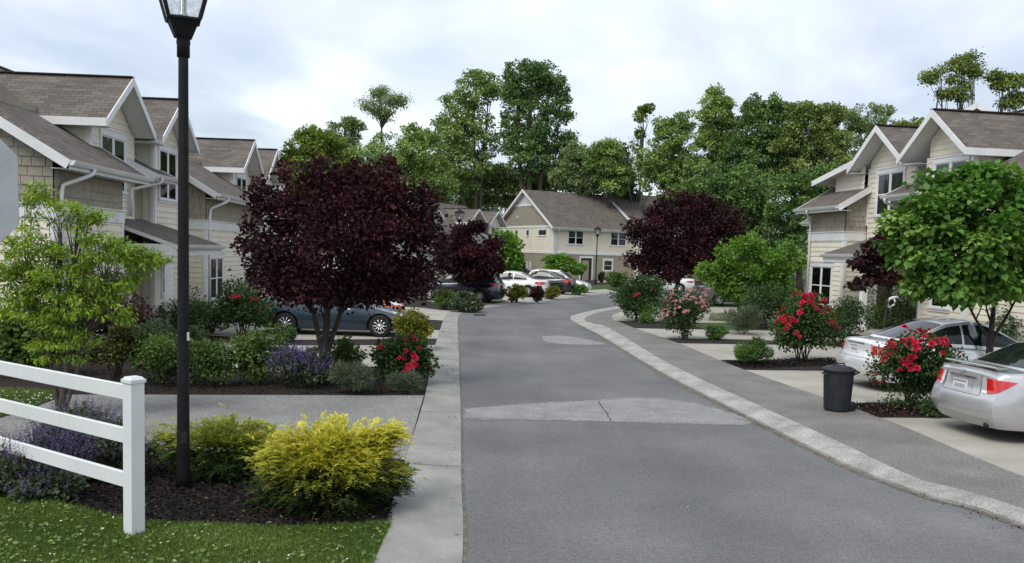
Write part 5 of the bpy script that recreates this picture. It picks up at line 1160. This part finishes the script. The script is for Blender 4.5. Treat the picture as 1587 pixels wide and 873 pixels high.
def car(name, label, pos, heading, L, Wd, top, gh, wb, col, belt_y=.9, roof_y=.66, R=.325, cat='car', xr=None, xf=None, side_win=None, lights='sedan', front_lights=True, zbot=.2):
    """top: (x,z) of the lower body's upper outline rear->front; gh: (x,z) greenhouse outline rear base->front base"""
    root = thing(name, label, cat, pos, rad(heading), None)
    H2 = Wd/2
    xr = xr or [(.2, .12), (.33, .03), (.5, 0), (.62, .015), (.7, .05), (1.0, .07)]
    xf = xf or [(.2, .16), (.33, .03), (.5, 0), (.62, .04), (.75, .2), (1.0, .6)]
    st = list(np.linspace(0, L, 56))
    Ra = R+.055
    for w in wb: st += [w-Ra, w-Ra*.97]+list(w+Ra*np.cos(np.linspace(math.pi*.93, .07*math.pi, 13)))+[w+Ra*.97, w+Ra]
    st = np.array(sorted(set(np.clip(np.round(st, 4), 0, L))))
    tx, tz = zip(*top); TL = [0, .07, .16, .3, .45, .6, .74, .86, .95, 1.0]; CL = [.9, .75, .5, .25, 0]
    sx, sy = [0, .1, .3, .5, .7, .85, 1], [.9, .95, .985, 1.0, .99, .96, .91]
    def zb(x):
        z = zbot
        for w in wb:
            dx = abs(x-w)
            if dx < Ra: z = max(z, R+math.sqrt(Ra*Ra-dx*dx)*.98)
        return z
    def plan(x):
        a = max(0, 1-x/.6); b = max(0, 1-(L-x)/.75); return 1-.2*a**2.2-.24*b**2.2
    def xo(x, z, y=0):
        f = max(0, 1-x/.55)**1.5; g = max(0, 1-(L-x)/.8)**1.5
        return x+np.interp(z, *zip(*xr))*f-np.interp(z, *zip(*xf))*g-.09*f*(1-y*y)+.1*g*(1-y*y)
    rings = []
    for x in st:
        zt = float(np.interp(x, tx, tz)); z0 = zb(x); zs = zt-.045; pl = plan(x); side = []
        for t in TL:
            z = z0+(zs-z0)*t; hh = (z-zbot)/max(.1, zs-zbot); y = H2*pl*np.interp(hh, sx, sy); side.append((xo(x, z, 1), y, z))
        yt = side[-1][1]; tp = []
        for c in CL:
            z = zs+.045*(1-c**2.2)*1.0; tp.append((xo(x, zs, c), yt*c, z))
        half = side+tp; full = half+[(p[0], -p[1], p[2]) for p in half[-2::-1]]
        rings.append(full)
    rings = np.array(rings); mb = MB(); mb.grid(rings)
    nS = len(TL); cl = [1]+CL; cl = cl+[-c for c in cl[-2::-1]]
    for ri in (0, -1):                       # rounded end caps
        ring = rings[ri]; x = st[ri]; rows = []
        for k in range(nS):
            y0 = ring[k][1]; z = ring[k][2]; row = []
            for c in cl:
                zz = z if k < nS-1 else z+.045*(1-abs(c)**2.2)*(1 if abs(c) < 1 else 0); row.append((xo(x, min(z, ring[nS-1][2]), c), y0*c, zz))
            rows.append(row)
        mb.grid(np.array(rows))
    body = mb.build('body', col, root, smooth=True)
    body.data.polygons.foreach_set('use_smooth', [True]*len(body.data.polygons))
    bvh = BVHTree.FromPolygons([Vector(v) for v in mb.v], mb.f)
    # underbody
    u = MB(); u.box((L/2, 0, .34), (L-.5, Wd-.34, .3)); u.box((L/2, 0, .22), (L-.9, Wd-.2, .07))
    for w in wb: u.box((w, 0, .5), (Ra*2.0, Wd-.46, .34))
    u.build('underbody', MT['black'], root)
    # greenhouse surface S(t,q)
    gx, gz = np.array(gh).T; d = np.r_[0, np.cumsum(np.hypot(np.diff(gx), np.diff(gz)))]; d /= d[-1]
    ts = np.linspace(0, 1, 45); GX = np.interp(ts, d, gx); GZ = np.interp(ts, d, gz)
    for _ in range(3):                        # soften the corners of the outline
        GX[1:-1] = (GX[:-2]+2*GX[1:-1]+GX[2:])/4; GZ[1:-1] = (GZ[:-2]+2*GZ[1:-1]+GZ[2:])/4
    hmax = gz.max()-np.interp(gx[np.argmax(gz)], tx, tz); xm = GX[np.argmax(GZ)]; x0g, x1g = GX[0], GX[-1]
    def S(t, q):
        xc, zc = np.interp(t, ts, GX), np.interp(t, ts, GZ); belt = np.interp(xc, tx, tz)-.03; h = max(0, zc-belt); f = min(1, h/hmax)
        yb = H2*belt_y*min(1, .9+.1*min(1, (xc-x0g)/.5, (x1g-xc)/.5) if True else 1); ye = yb+(H2*roof_y-yb)*f**.9; aq = abs(q); sg = 1 if q >= 0 else -1
        sh = .14 if xc > xm else -.10; k = 1-.45*f
        if aq <= 1: return np.array((xc-sh*k*aq**2, sg*ye*aq, zc-.055*f*aq**2.4))
        w = aq-1; zE = zc-.055*f; z = zE+(belt-zE)*w; y = ye+(yb-ye)*w+.035*f*math.sin(w*math.pi); return np.array((xc-sh*k*(1-w*.3), sg*y, z))
    QS = [-2, -1.75, -1.5, -1.25, -1.1, -1, -.93, -.75, -.5, -.25, 0, .25, .5, .75, .93, 1, 1.1, 1.25, 1.5, 1.75, 2]
    mb = MB(); mb.grid(np.array([[S(t, q) for q in QS] for t in ts])); mb.build('roof', col, root, smooth=True)
    def glass(nm, t0, t1, q0, q1, mat=MT['autoglass'], n=14, m=10, off=.006, tq=None):
        mb = MB(); rows = []
        for i in range(n):
            row = []
            for j in range(m):
                b = j/(m-1); q = q0+(q1-q0)*b; a0, a1 = (tq(b) if tq else (t0, t1)); t = a0+(a1-a0)*i/(n-1)
                p = S(t, q); e = .004; nt = np.cross(S(min(1, t+e), q)-S(max(0, t-e), q), S(t, q+.01)-S(t, q-.01)); nt /= np.linalg.norm(nt)+1e-9
                if nt @ (p-np.array((L/2, 0, .7))) < 0: nt = -nt
                row.append(p+nt*off)
            rows.append(row)
        mb.grid(np.array(rows)); return mb.build(nm, mat, root, smooth=True)
    tA = float(np.interp(.0, [0], [0])); kf = d[-2]; kr = d[1]
    glass('windscreen', kf+.02, .985, -.9, .9); glass('rear_window', .03, kr-.015, -.88, .88)
    for sg in (-1, 1):
        for (t0, t1) in side_win: glass('side_window', t0, t1, sg*1.1, sg*1.86)
    # patches laid on the body
    def patch(nm, c4, mat, n=8, off=.006, centre=None, par=root):
        cx = centre if centre is not None else 1.0; mb = MB(); rows = []
        for i in range(n):
            row = []
            for j in range(n):
                u_, v_ = i/(n-1), j/(n-1); a = (c4[0][0]*(1-u_)+c4[1][0]*u_)*(1-v_)+(c4[3][0]*(1-u_)+c4[2][0]*u_)*v_; z = (c4[0][1]*(1-u_)+c4[1][1]*u_)*(1-v_)+(c4[3][1]*(1-u_)+c4[2][1]*u_)*v_
                dr = Vector((math.cos(rad(a)), math.sin(rad(a)), 0)); o = Vector((cx, 0, z))+dr*4
                hit = bvh.ray_cast(o, -dr)
                row.append(tuple(hit[0]+dr*off) if hit[0] else tuple(o-dr*3.3))
            rows.append(row)
        mb.grid(np.array(rows)); return mb.build(nm, mat, par, smooth=True)
    def sidepatch(nm, x0, x1, z0, z1, sg, mat, off=.004, n=6, m=3):
        mb = MB(); rows = []
        for i in range(n):
            row = []
            for j in range(m):
                x = x0+(x1-x0)*i/(n-1); z = z0+(z1-z0)*j/(m-1); hit = bvh.ray_cast(Vector((x, sg*4, z)), Vector((0, -sg, 0)))
                row.append(tuple(hit[0]+Vector((0, sg*off, 0))) if hit[0] else (x, sg*H2*.9, z))
            rows.append(row)
        mb.grid(np.array(rows)); return mb.build(nm, mat, root, smooth=True)
    for w in wb:
        for sg in (-1, 1):
            wo = bpy.data.objects.new('wheel', ME_D); COL.objects.link(wo); wo.parent = root; wo.location = (w, sg*(H2-.13), R); wo.rotation_euler = (0, 0, 0 if sg < 0 else math.pi); wo.scale = (R/.325,)*3
            for nm, me in (('tyre', ME_T), ('rim', ME_R)): link_mesh(nm, me, wo)
    for sg in (-1, 1):                        # door mirrors
        xm_ = float(np.interp(.93, ts, GX))-.12; zb_ = float(np.interp(xm_, tx, tz)); m = MB(); m.lathe([(0, -.09), (.05, -.08), (.075, -.02), (.075, .03), (.05, .06), (0, .07)], 12, axis='y'); mm = m.build('mirror', col, root, smooth=True); mm.location = (xm_, sg*(H2*belt_y+.13), zb_+.06)
    c = Car(); c.root, c.patch, c.side, c.S, c.glass, c.L, c.W, c.bvh = root, patch, sidepatch, S, glass, L, Wd, bvh
    return c
SEDAN_TOP = [(0, .98), (.25, 1.03), (.9, 1.0), (2.4, .93), (3.1, .93), (3.5, .87), (4.1, .74), (4.5, .62)]
SEDAN_GH = [(.62, 1.0), (1.45, 1.39), (1.9, 1.45), (2.35, 1.45), (3.28, .91)]
SW4 = [(.17, .285), (.3, .53), (.555, .86)]
ST_R = math.degrees(math.atan2(.1414, .99))
def seams(c, xs, z0=.3, z1=.9):
    for sg in (-1, 1):
        for x in xs: c.side('door_seam', x, x+.012, z0, z1, sg, MT['black'], .003, 2, 8)
def handles(c, xs, z=.78, mat=None):
    for sg in (-1, 1):
        for x in xs: c.side('door_handle', x, x+.17, z, z+.035, sg, mat or MT['chrome'], .02, 4, 3)
C_ = {}
C_['silver'] = paint('silver_paint', (0.5, 0.5, 0.51), 0.28, 0.55, 1.0)
C_['whitesilver'] = paint('pale_silver_paint', (0.7, 0.71, 0.72), 0.28, 0.35, 1.0)
C_['blue'] = paint('slate_blue_paint', (0.016, 0.032, 0.05), 0.3, 0.1, 0.5)
C_['navy'] = paint('dark_navy_paint', (0.012, 0.016, 0.03), 0.22, 0.2, 1.0)
C_['orange'] = paint('orange_paint', (0.5, 0.09, 0.015), 0.3, 0.15, 1.0)
C_['white'] = paint('white_paint', (0.72, 0.73, 0.72), 0.3, 0.0, 1.0)
C_['dark'] = paint('black_green_paint', (0.012, 0.017, 0.017), 0.25, 0.2, 1.0)
C_['grey'] = paint('mid_grey_paint', (0.2, 0.21, 0.225), 0.3, 0.4, 1.0)
def lamps(c, z0=.72, z1=.86, a0=152, a1=118, front=True, rear=True, fz=(.6, .72)):
    for sg in (-1, 1):
        if rear:
            a = lambda v: 180-sg*(180-v)
            c.patch('tail_light', [(a(a0), z0), (a(a1), z0+.04), (a(a1), z1), (a(a0), z1)], MT['taillight'], off=.012)
        if front: c.patch('headlight', [(sg*22, fz[0]), (sg*52, fz[0]+.06), (sg*52, fz[1]+.04), (sg*24, fz[1])], MT['lens'], off=.012, centre=c.L-1.0)
def plate(c, z, y=0.0, mark=True):
    p = c.bvh.ray_cast(Vector((-3, y, z)), Vector((1, 0, 0)))[0]; m = MB(); m.box((p.x-.012, y, z), (.02, .31, .16)); pl = m.build('number_plate', MT['plate'], c.root)
    m = MB(); m.box((p.x-.024, y, z+.062), (.005, .29, .025)); 
    for i in range(6): m.box((p.x-.024, y-.1+.04*i, z-.01), (.004, .022, .055))
    m.build('plate_mark', MT['plate_mark'], pl)
def rear_origin(far_corner_px, heading, Wd, z):
    p = G(*far_corner_px, z); h = rad(heading); return p+np.array([math.sin(h), -math.cos(h), 0])*Wd/2
# silver sedan at the right edge
TOP_I = [(0, .98), (.08, 1.04), (.5, 1.06), (1.0, 1.0), (2.4, .95), (3.1, .95), (3.5, .88), (4.1, .74), (4.5, .62)]
GH_I = [(.55, 1.03), (1.3, 1.4), (1.85, 1.475), (2.35, 1.475), (3.28, .93)]
XR_I = [(.2, .16), (.3, .06), (.42, 0), (.6, .0), (.68, .06), (.74, .08), (1.06, .12)]
c = car('sedan', 'silver sedan with a boot spoiler at the right edge, seen from behind', rear_origin((1449, 656), 9.5, 1.7, ZR)+np.array([-.2, -.02, 0]), 9.5, 4.58, 1.74, TOP_I, GH_I, (.98, 3.6), C_['silver'], side_win=SW4, xr=XR_I)
for sg in (-1, 1):
    a = lambda v: 180-sg*(180-v)
    c.patch('tail_light', [(a(151.5), .7), (a(143), .74), (a(131), .9), (a(153.5), .925)], MT['taillight'], off=.012)
    c.patch('tail_light', [(a(156), .71), (a(151.5), .705), (a(153.5), .925), (a(157.5), .92)], MT['lens'], off=.014)
plate(c, .76)
m = MB(); rows = []
for y in np.linspace(-.56, .56, 15):
    k = 1-.25*(abs(y)/.56)**3; rows.append([(x_+.04, y, z_-.035-.02*(1-k)) for x_, z_ in ((.04+.06*abs(y), 1.118), (.05+.06*abs(y), 1.105), (.12, 1.098), (.24, 1.1), (.29, 1.108), (.24, 1.122), (.12, 1.13), (.05+.06*abs(y), 1.13))])
m.grid(np.array(rows), close_v=True); m.face(rows[0]); m.face(rows[-1])
for sg in (-1, 1): m.box((.24, sg*.48, 1.05), (.1, .05, .06))
m.build('spoiler', C_['silver'], c.root, smooth=True)
c.patch('plate_recess_shade', [(166, .66), (194, .66), (193, .88), (167, .88)], paint('silver_shadow', (.42, .42, .43), .3, .5, 1), off=.003)  # shade of the plate recess, painted as a flat darker silver patch
c.patch('trim_strip', [(163, .885), (197, .885), (197, .91), (163, .91)], MT['chrome'], off=.014)
c.patch('badge', [(177.6, .945), (182.4, .945), (182, .995), (178, .995)], MT['plate_mark'], off=.012)
c.patch('boot_seam', [(157.5, .655), (202.5, .655), (202.5, .662), (157.5, .662)], MT['black'], off=.003, n=14)
for sg in (-1, 1):
    a = lambda v: 180-sg*(180-v); c.patch('boot_seam', [(a(157.8), .66), (a(157.4), .66), (a(158.2), 1.0), (a(158.6), 1.0)], MT['black'], off=.003)
c.patch('bumper_crease_glint', [(132, .4), (228, .4), (228, .412), (132, .412)], paint('silver_glint', (.66, .66, .67), .3, .5, 1), off=.006, n=20)  # crease highlight painted as a strip of lighter silver
c.patch('bumper_valance', [(140, .22), (220, .22), (217, .33), (143, .33)], paint('silver_lower', (.45, .45, .46), .35, .5, .6), off=.004, n=16)
seams(c, (1.55, 2.5, 3.35)); handles(c, (1.75, 2.7), .83, C_['silver'])
m = MB(); m.tube([(.05, -.5, .24), (.5, -.5, .26)], .035, 10); m.build('exhaust', MT['black'], c.root, smooth=True)
# pale silver coupe behind it
TOP_C = [(0, .95), (.1, 1.0), (.45, 1.02), (1.1, .98), (2.4, .9), (3.0, .9), (3.4, .84), (4.0, .72), (4.4, .62)]
GH_C = [(.6, 1.0), (1.5, 1.4), (2.05, 1.475), (2.5, 1.45), (3.55, .88)]
c = car('coupe', 'pale silver two door coupe parked behind the red rose bush and bin', rear_origin((1289, 590), 9, 1.7, ZR), 9, 4.45, 1.75, TOP_C, GH_C, (.95, 3.6), C_['whitesilver'], side_win=[(.14, .4), (.415, .87)], xr=XR_I)
for sg in (-1, 1):
    a = lambda v: 180-sg*(180-v); c.patch('tail_light', [(a(150), .72), (a(118), .76), (a(120), .9), (a(151), .9)], MT['taillight'], off=.012)
plate(c, .8); c.patch('trim_strip', [(163, .905), (197, .905), (197, .93), (163, .93)], MT['chrome'], off=.012)
c.patch('boot_seam', [(152.5, .64), (207.5, .64), (207.5, .648), (152.5, .648)], MT['black'], off=.003, n=14)
for sg in (-1, 1):
    a = lambda v: 180-sg*(180-v); c.patch('boot_seam', [(a(151.6), .64), (a(151.1), .64), (a(152.2), .97), (a(152.7), .97)], MT['black'], off=.003)
    c.patch('reflector', [(a(150), .36), (a(140), .36), (a(140), .42), (a(150), .42)], MT['taillight'], off=.01)
seams(c, (1.7, 3.2)); handles(c, (1.85,), .8, C_['whitesilver'])
# slate blue sedan on the left
pw = G(440, 519, ZL)
c = car('sedan', 'slate blue sedan parked side on behind the big purple tree', pw+np.array([-.98, .86, 0]), 1.0, 4.6, 1.78, SEDAN_TOP, SEDAN_GH, (.98, 3.72), C_['blue'], side_win=SW4)
lamps(c, fz=(.58, .7)); seams(c, (1.5, 2.45, 3.4)); handles(c, (1.75, 2.7), .78)
# orange hatchback beyond it
HT = [(0, .95), (.3, 1.0), (1.2, .97), (2.6, .93), (3.0, .92), (3.5, .84), (3.9, .72), (4.1, .62)]; HG = [(.12, .98), (.45, 1.42), (1.0, 1.5), (2.1, 1.48), (3.05, .91)]
c = car('hatchback', 'orange hatchback showing behind the bonnet of the blue sedan', G(624, 503, ZL)+np.array([-4.25, .9, 0]), 2, 4.1, 1.74, HT, HG, (.75, 3.3), C_['orange'], side_win=[(.15, .3), (.32, .56), (.58, .88)]); lamps(c); seams(c, (1.3, 2.2, 3.1))
# wagon at the bend, tail to the road
WT = [(0, .98), (.3, 1.03), (1.2, 1.02), (2.9, .96), (3.2, .96), (3.6, .92), (4.2, .82), (4.6, .68)]; WG = [(.05, 1.0), (.4, 1.55), (.9, 1.64), (2.3, 1.6), (3.4, .95)]
def tail_car(nm, label, px, heading, L, Wd, top, gh, wb, col, sw, cat='car', z=ZL, R=.335, **k):
    h = rad(heading); p = G(*px, z); o = p-np.array([math.cos(h), math.sin(h), 0])*wb[0]+np.array([-math.sin(h), math.cos(h), 0])*(-Wd/2+.1)*k.pop('side', 1)
    return car(nm, label, o, heading, L, Wd, top, gh, wb, col, side_win=sw, R=R, cat=cat, **k)
c = tail_car('estate_car', 'dark navy wagon parked at the bend with its tail to the road', (757, 467), 166, 4.6, 1.8, WT, WG, (.95, 3.55), C_['navy'], [(.17, .31), (.33, .53), (.55, .86)], side=-1); lamps(c, .85, 1.05, 150, 124); seams(c, (1.5, 2.4, 3.3)); plate(c, .8)
c = tail_car('coupe', 'white coupe parked behind the dark navy wagon', (829, 459), 164, 4.5, 1.76, TOP_C, GH_C, (.95, 3.6), C_['white'], [(.14, .4), (.415, .87)], side=-1); lamps(c, .72, .9); seams(c, (1.7, 3.2)); plate(c, .8)
c = tail_car('sedan', 'dark car between the white coupe and the silver off roader', (872, 455), 162, 4.5, 1.78, SEDAN_TOP, SEDAN_GH, (.95, 3.6), C_['dark'], SW4, side=-1); lamps(c, .74, .9); plate(c, .8)
UT = [(0, 1.0), (.3, 1.05), (1.2, 1.06), (2.9, 1.03), (3.3, 1.03), (3.7, 1.0), (4.3, .92), (4.6, .74)]; UG = [(.05, 1.04), (.35, 1.66), (.9, 1.76), (2.5, 1.73), (3.5, 1.02)]
p = G(896, 454, ZL)
c = car('off_roader', 'silver off roader facing the road before the far house', p+np.array([-3.75*math.cos(rad(-16)), -3.75*math.sin(rad(-16)), 0])+np.array([.3, .8, 0]), -16, 4.65, 1.84, UT, UG, (.9, 3.7), C_['whitesilver'], R=.37, side_win=[(.17, .31), (.33, .53), (.55, .86)], zbot=.28); c.root.scale = (.92, .95, .84); lamps(c, .9, 1.1, 150, 124, fz=(.78, .92)); seams(c, (1.5, 2.4, 3.3))
c = car('sedan', 'grey sedan half hidden between the wide purple tree and green small tree', G(1085, 474, ZR)+np.array([0, 1.2, 0]), 8, 4.6, 1.78, SEDAN_TOP, SEDAN_GH, (.98, 3.72), C_['grey'], side_win=SW4); lamps(c); plate(c, .78)
c = car('sedan', 'white car beyond the trunk of the wide purple tree on the right', G(1080, 456, ZR)+np.array([0, 1.2, 0]), 172, 4.5, 1.76, SEDAN_TOP, SEDAN_GH, (.98, 3.65), C_['white'], side_win=SW4); lamps(c); plate(c, .78)

# ------------------------------------------------------------------ lamp posts
def lamp_post(name, label, loc, rz):
    root = thing(name, label, 'street lamp', loc, rz, 'black lamp posts')
    m = MB(); m.lathe([(.0, 0), (.075, 0), (.072, .12), (.066, .3), (.062, .9), (.056, 2.5), (.049, 4.5), (.048, 4.55), (.0, 4.55)], 20); m.build('pole', MT['pole'], root, smooth=True)
    m = MB(); m.box((.0, -.062, .55), (.055, .012, .12)); m.build('access_cover', MT['black'], root)
    m = MB(); m.box((.045, -.04, 1.62), (.03, .004, .09), rad(40)); m.build('sticker', MT['plate'], root)
    m = MB(); m.lathe([(.05, 4.5), (.064, 4.5), (.064, 4.62), (.07, 4.64), (.066, 4.68), (.09, 4.72)], 16); m.build('collar', MT['pole'], root, smooth=True)
    q = lambda r, z: [np.array((a*r, b*r, z)) for a, b in ((-1, -1), (1, -1), (1, 1), (-1, 1))]
    m = MB(); A, B = q(.085, 4.7), q(.15, 4.87)
    for i in range(4): m.face([A[i], A[(i+1) % 4], B[(i+1) % 4], B[i]])
    m.face(A); T0, T1 = q(.15, 4.87), q(.28, 5.38)
    for i in range(4): m.bar(T0[i], T1[i], .028, .028); m.bar(T1[i], T1[(i+1) % 4], .03, .03); m.bar(T0[i], T0[(i+1) % 4], .024, .024)
    lan = m.build('lantern_frame', MT['pole'], root)
    for i in range(4):
        g = MB(); k = .97; g.face([T0[i]*(k, k, 1), T0[(i+1) % 4]*(k, k, 1), T1[(i+1) % 4]*(k, k, 1), T1[i]*(k, k, 1)]); g.build('pane', LG, lan)
    m = MB(); m.lathe([(0, 4.87), (.05, 4.87), (.05, 4.93), (.035, 4.95), (.035, 5.12), (.02, 5.15), (0, 5.15)], 12); m.build('lamp', MT['lens'], root, smooth=True)
    m = MB(); A, B, Cc = q(.32, 5.39), q(.14, 5.54), q(.05, 5.6)
    for P_, Q_ in ((A, B), (B, Cc)):
        for i in range(4): m.face([P_[i], P_[(i+1) % 4], Q_[(i+1) % 4], Q_[i]])
    m.face(A); m.face(Cc); m.lathe([(.03, 5.6), (.04, 5.63), (.015, 5.66), (.03, 5.7), (0, 5.75)], 10); m.build('lantern_cap', MT['pole'], root)
    return root
LG, t_, b_s = newmat('lantern_glass'); b_s.inputs['Base Color'].default_value = (.75, .78, .78, 1); b_s.inputs['Roughness'].default_value = .15; b_s.inputs['Transmission Weight'].default_value = .85; b_s.inputs['IOR'].default_value = 1.05
tn = node(t_, 'ShaderNodeTexNoise', {'Scale': 9.0}); rr_ = ramp_of(t_, [(.3, (.5, .52, .52)), (.7, (.9, .92, .92))], tn.outputs[0]); t_.links.new(rr_.outputs[0], b_s.inputs['Base Color'])
l1 = lamp_post('street_lamp', 'nearest black lamp post, rising from the mulch bed by the white fence', G(284, 755, ZL), rad(24))
dup(l1, G(923, 441, ZL), rad(10), 'far black lamp post on the grass before the far house', .86)
p = PL(712, 343, 60); dup(l1, (p[0], p[1], p[2]-4.75*.9), rad(30), 'black lamp post whose lantern stands over the smaller purple tree', .9)

# ------------------------------------------------------------------ fence, sign, bin
b = G(208, 829, ZL); fa = math.atan2(.56, -.83); k = PPM(b)
fd = np.array([math.cos(fa), math.sin(fa), 0]); 
fr = thing('rail_fence', 'white vinyl three rail fence ending in a capped post', 'fence', b, fa)
def fpost(x):
    m = MB(); m.box((x, 0, .68), (.127, .127, 1.4)); m.box((x, 0, .03), (.13, .13, .02)); po = m.build('post', MT['vinyl'], fr)
    m = MB(); m.box((x, 0, 1.385), (.15, .15, .03)); m.box((x, 0, 1.41), (.135, .135, .022), taper=.75); m.build('post_cap', MT['vinyl'], po)
fpost(0); fpost(2.9); fpost(5.8)
for x0 in (.06, 2.96):
    for z in (1.27, .88, .48):
        m = MB(); x1 = x0+2.78; hh, tt = .07, .019
        pr = [(-tt, -hh+.006), (-tt+.006, -hh), (tt-.006, -hh), (tt, -hh+.006), (tt, hh-.006), (tt-.006, hh), (-tt+.006, hh), (-tt, hh-.006)]
        m.grid(np.array([[(x0, a, z+c_) for a, c_ in pr], [(x1, a, z+c_) for a, c_ in pr]]), close_v=True); m.build('rail', MT['vinyl'], fr)
sY = 4.1; sc = PL(-102, 292, sY); kk = FPX/((sc-CAMP) @ _f)
sg_ = thing('traffic_sign', 'bare grey back of an octagonal road sign at the left edge', 'road sign', (sc[0], sc[1], 0), rad(3))
ro = 127/kk/math.cos(math.pi/8); m = MB()
oc = [(ro*math.cos(math.pi/8+i*math.pi/4), ro*math.sin(math.pi/8+i*math.pi/4)) for i in range(8)]
m.face([(x, -.002, sc[2]+z) for x, z in oc]); m.face([(x, .002, sc[2]+z) for x, z in oc][::-1])
for i in range(8):
    j = (i+1) % 8; m.face([(oc[i][0], -.002, sc[2]+oc[i][1]), (oc[j][0], -.002, sc[2]+oc[j][1]), (oc[j][0], .002, sc[2]+oc[j][1]), (oc[i][0], .002, sc[2]+oc[i][1])])
m.build('sign_plate', MT['signback'], sg_)
m = MB(); m.box((0, -.03, (sc[2]+ro)/2), (.06, .04, sc[2]+ro)); m.build('post', MT['signback'], sg_)
# wheeled round bin
b = G(1304, 641, ZR)+np.array([.02, .28, 0]); 
bn = thing('dustbin', 'dark grey round wheeled bin with a domed lid at the walk edge', 'bin', b, rad(20))
m = MB(); m.lathe([(0, .01), (.235, .01), (.245, .03), (.25, .1), (.285, .74), (.3, .745), (.302, .79), (.29, .79), (.28, .76)], 36)
for i in range(12):
    a = 6.283*i/12; m.bar((.247*math.cos(a), .247*math.sin(a), .12), (.279*math.cos(a), .279*math.sin(a), .66), .02, .012, up=(math.cos(a), math.sin(a), 0))
m.build('body', MT['can'], bn, smooth=False)
m = MB(); m.lathe([(.315, .765), (.322, .77), (.322, .8), (.3, .815), (.27, .822), (.25, .84), (.12, .868), (0, .872)], 36); ld = m.build('lid', MT['can'], bn, smooth=True)
m = MB(); m.tube([(-.13, 0, .855), (-.12, 0, .9), (.12, 0, .9), (.13, 0, .855)], .016, 8); m.build('handle', MT['can'], ld, smooth=True)
m = MB(); m.tube([(.27, -.12, .7), (.4, -.11, .74), (.41, 0, .75), (.4, .11, .74), (.27, .12, .7)], .018, 8); m.build('handle', MT['can'], bn, smooth=True)
m = MB(); m.tube([(-.29, -.09, .72), (-.345, -.07, .72), (-.345, .07, .72), (-.29, .09, .72)], .014, 8); m.build('handle', MT['can'], bn, smooth=True)
for s in (-1, 1):
    m = MB(); m.lathe([(0, -.03), (.085, -.03), (.095, -.02), (.095, .02), (.085, .03), (0, .03)], 20, axis='y', c=(.24, s*.15, .096)); m.build('wheel', MT['black'], bn, smooth=True)
m = MB(); rows = [[(.262*math.cos(a)*1.012+0, .262*math.sin(a)*1.012, z) for z in (.36, .46)] for a in np.linspace(rad(160), rad(178), 6)]; m.grid(np.array([[(x*(1+(z-.36)*.2), y*(1+(z-.36)*.2), z+.14) for x, y, z in r_] for r_ in rows])); m.build('sticker', MT['plate'], bn)
bn.scale = (.87, .87, .9)
p = PL(1380, 478, 27.2)
go = thing('garden_ornament', 'small white curly garden ornament on the right hand porch', 'ornament', (p[0], p[1], ZR+.32), rad(-30))
m = MB(); z0 = p[2]-ZR-.32
m.tube([(0, 0, 0), (0, 0, z0+.04)], .012, 6); m.build('stake', MT['black'], go, smooth=True); m = MB()
m.tube([(0, 0, z0), (-.1, 0, z0+.1), (-.08, 0, z0+.25), (.02, 0, z0+.32), (.14, 0, z0+.36), (.2, 0, z0+.33)], [.03, .045, .05, .045, .03, .015], 8)
m.tube([(.0, 0, z0+.05), (.1, 0, z0+.12), (.12, 0, z0+.22), (.08, 0, z0+.32)], [.02, .035, .03, .02], 8); m.build('figure', MT['white'], go, smooth=True)
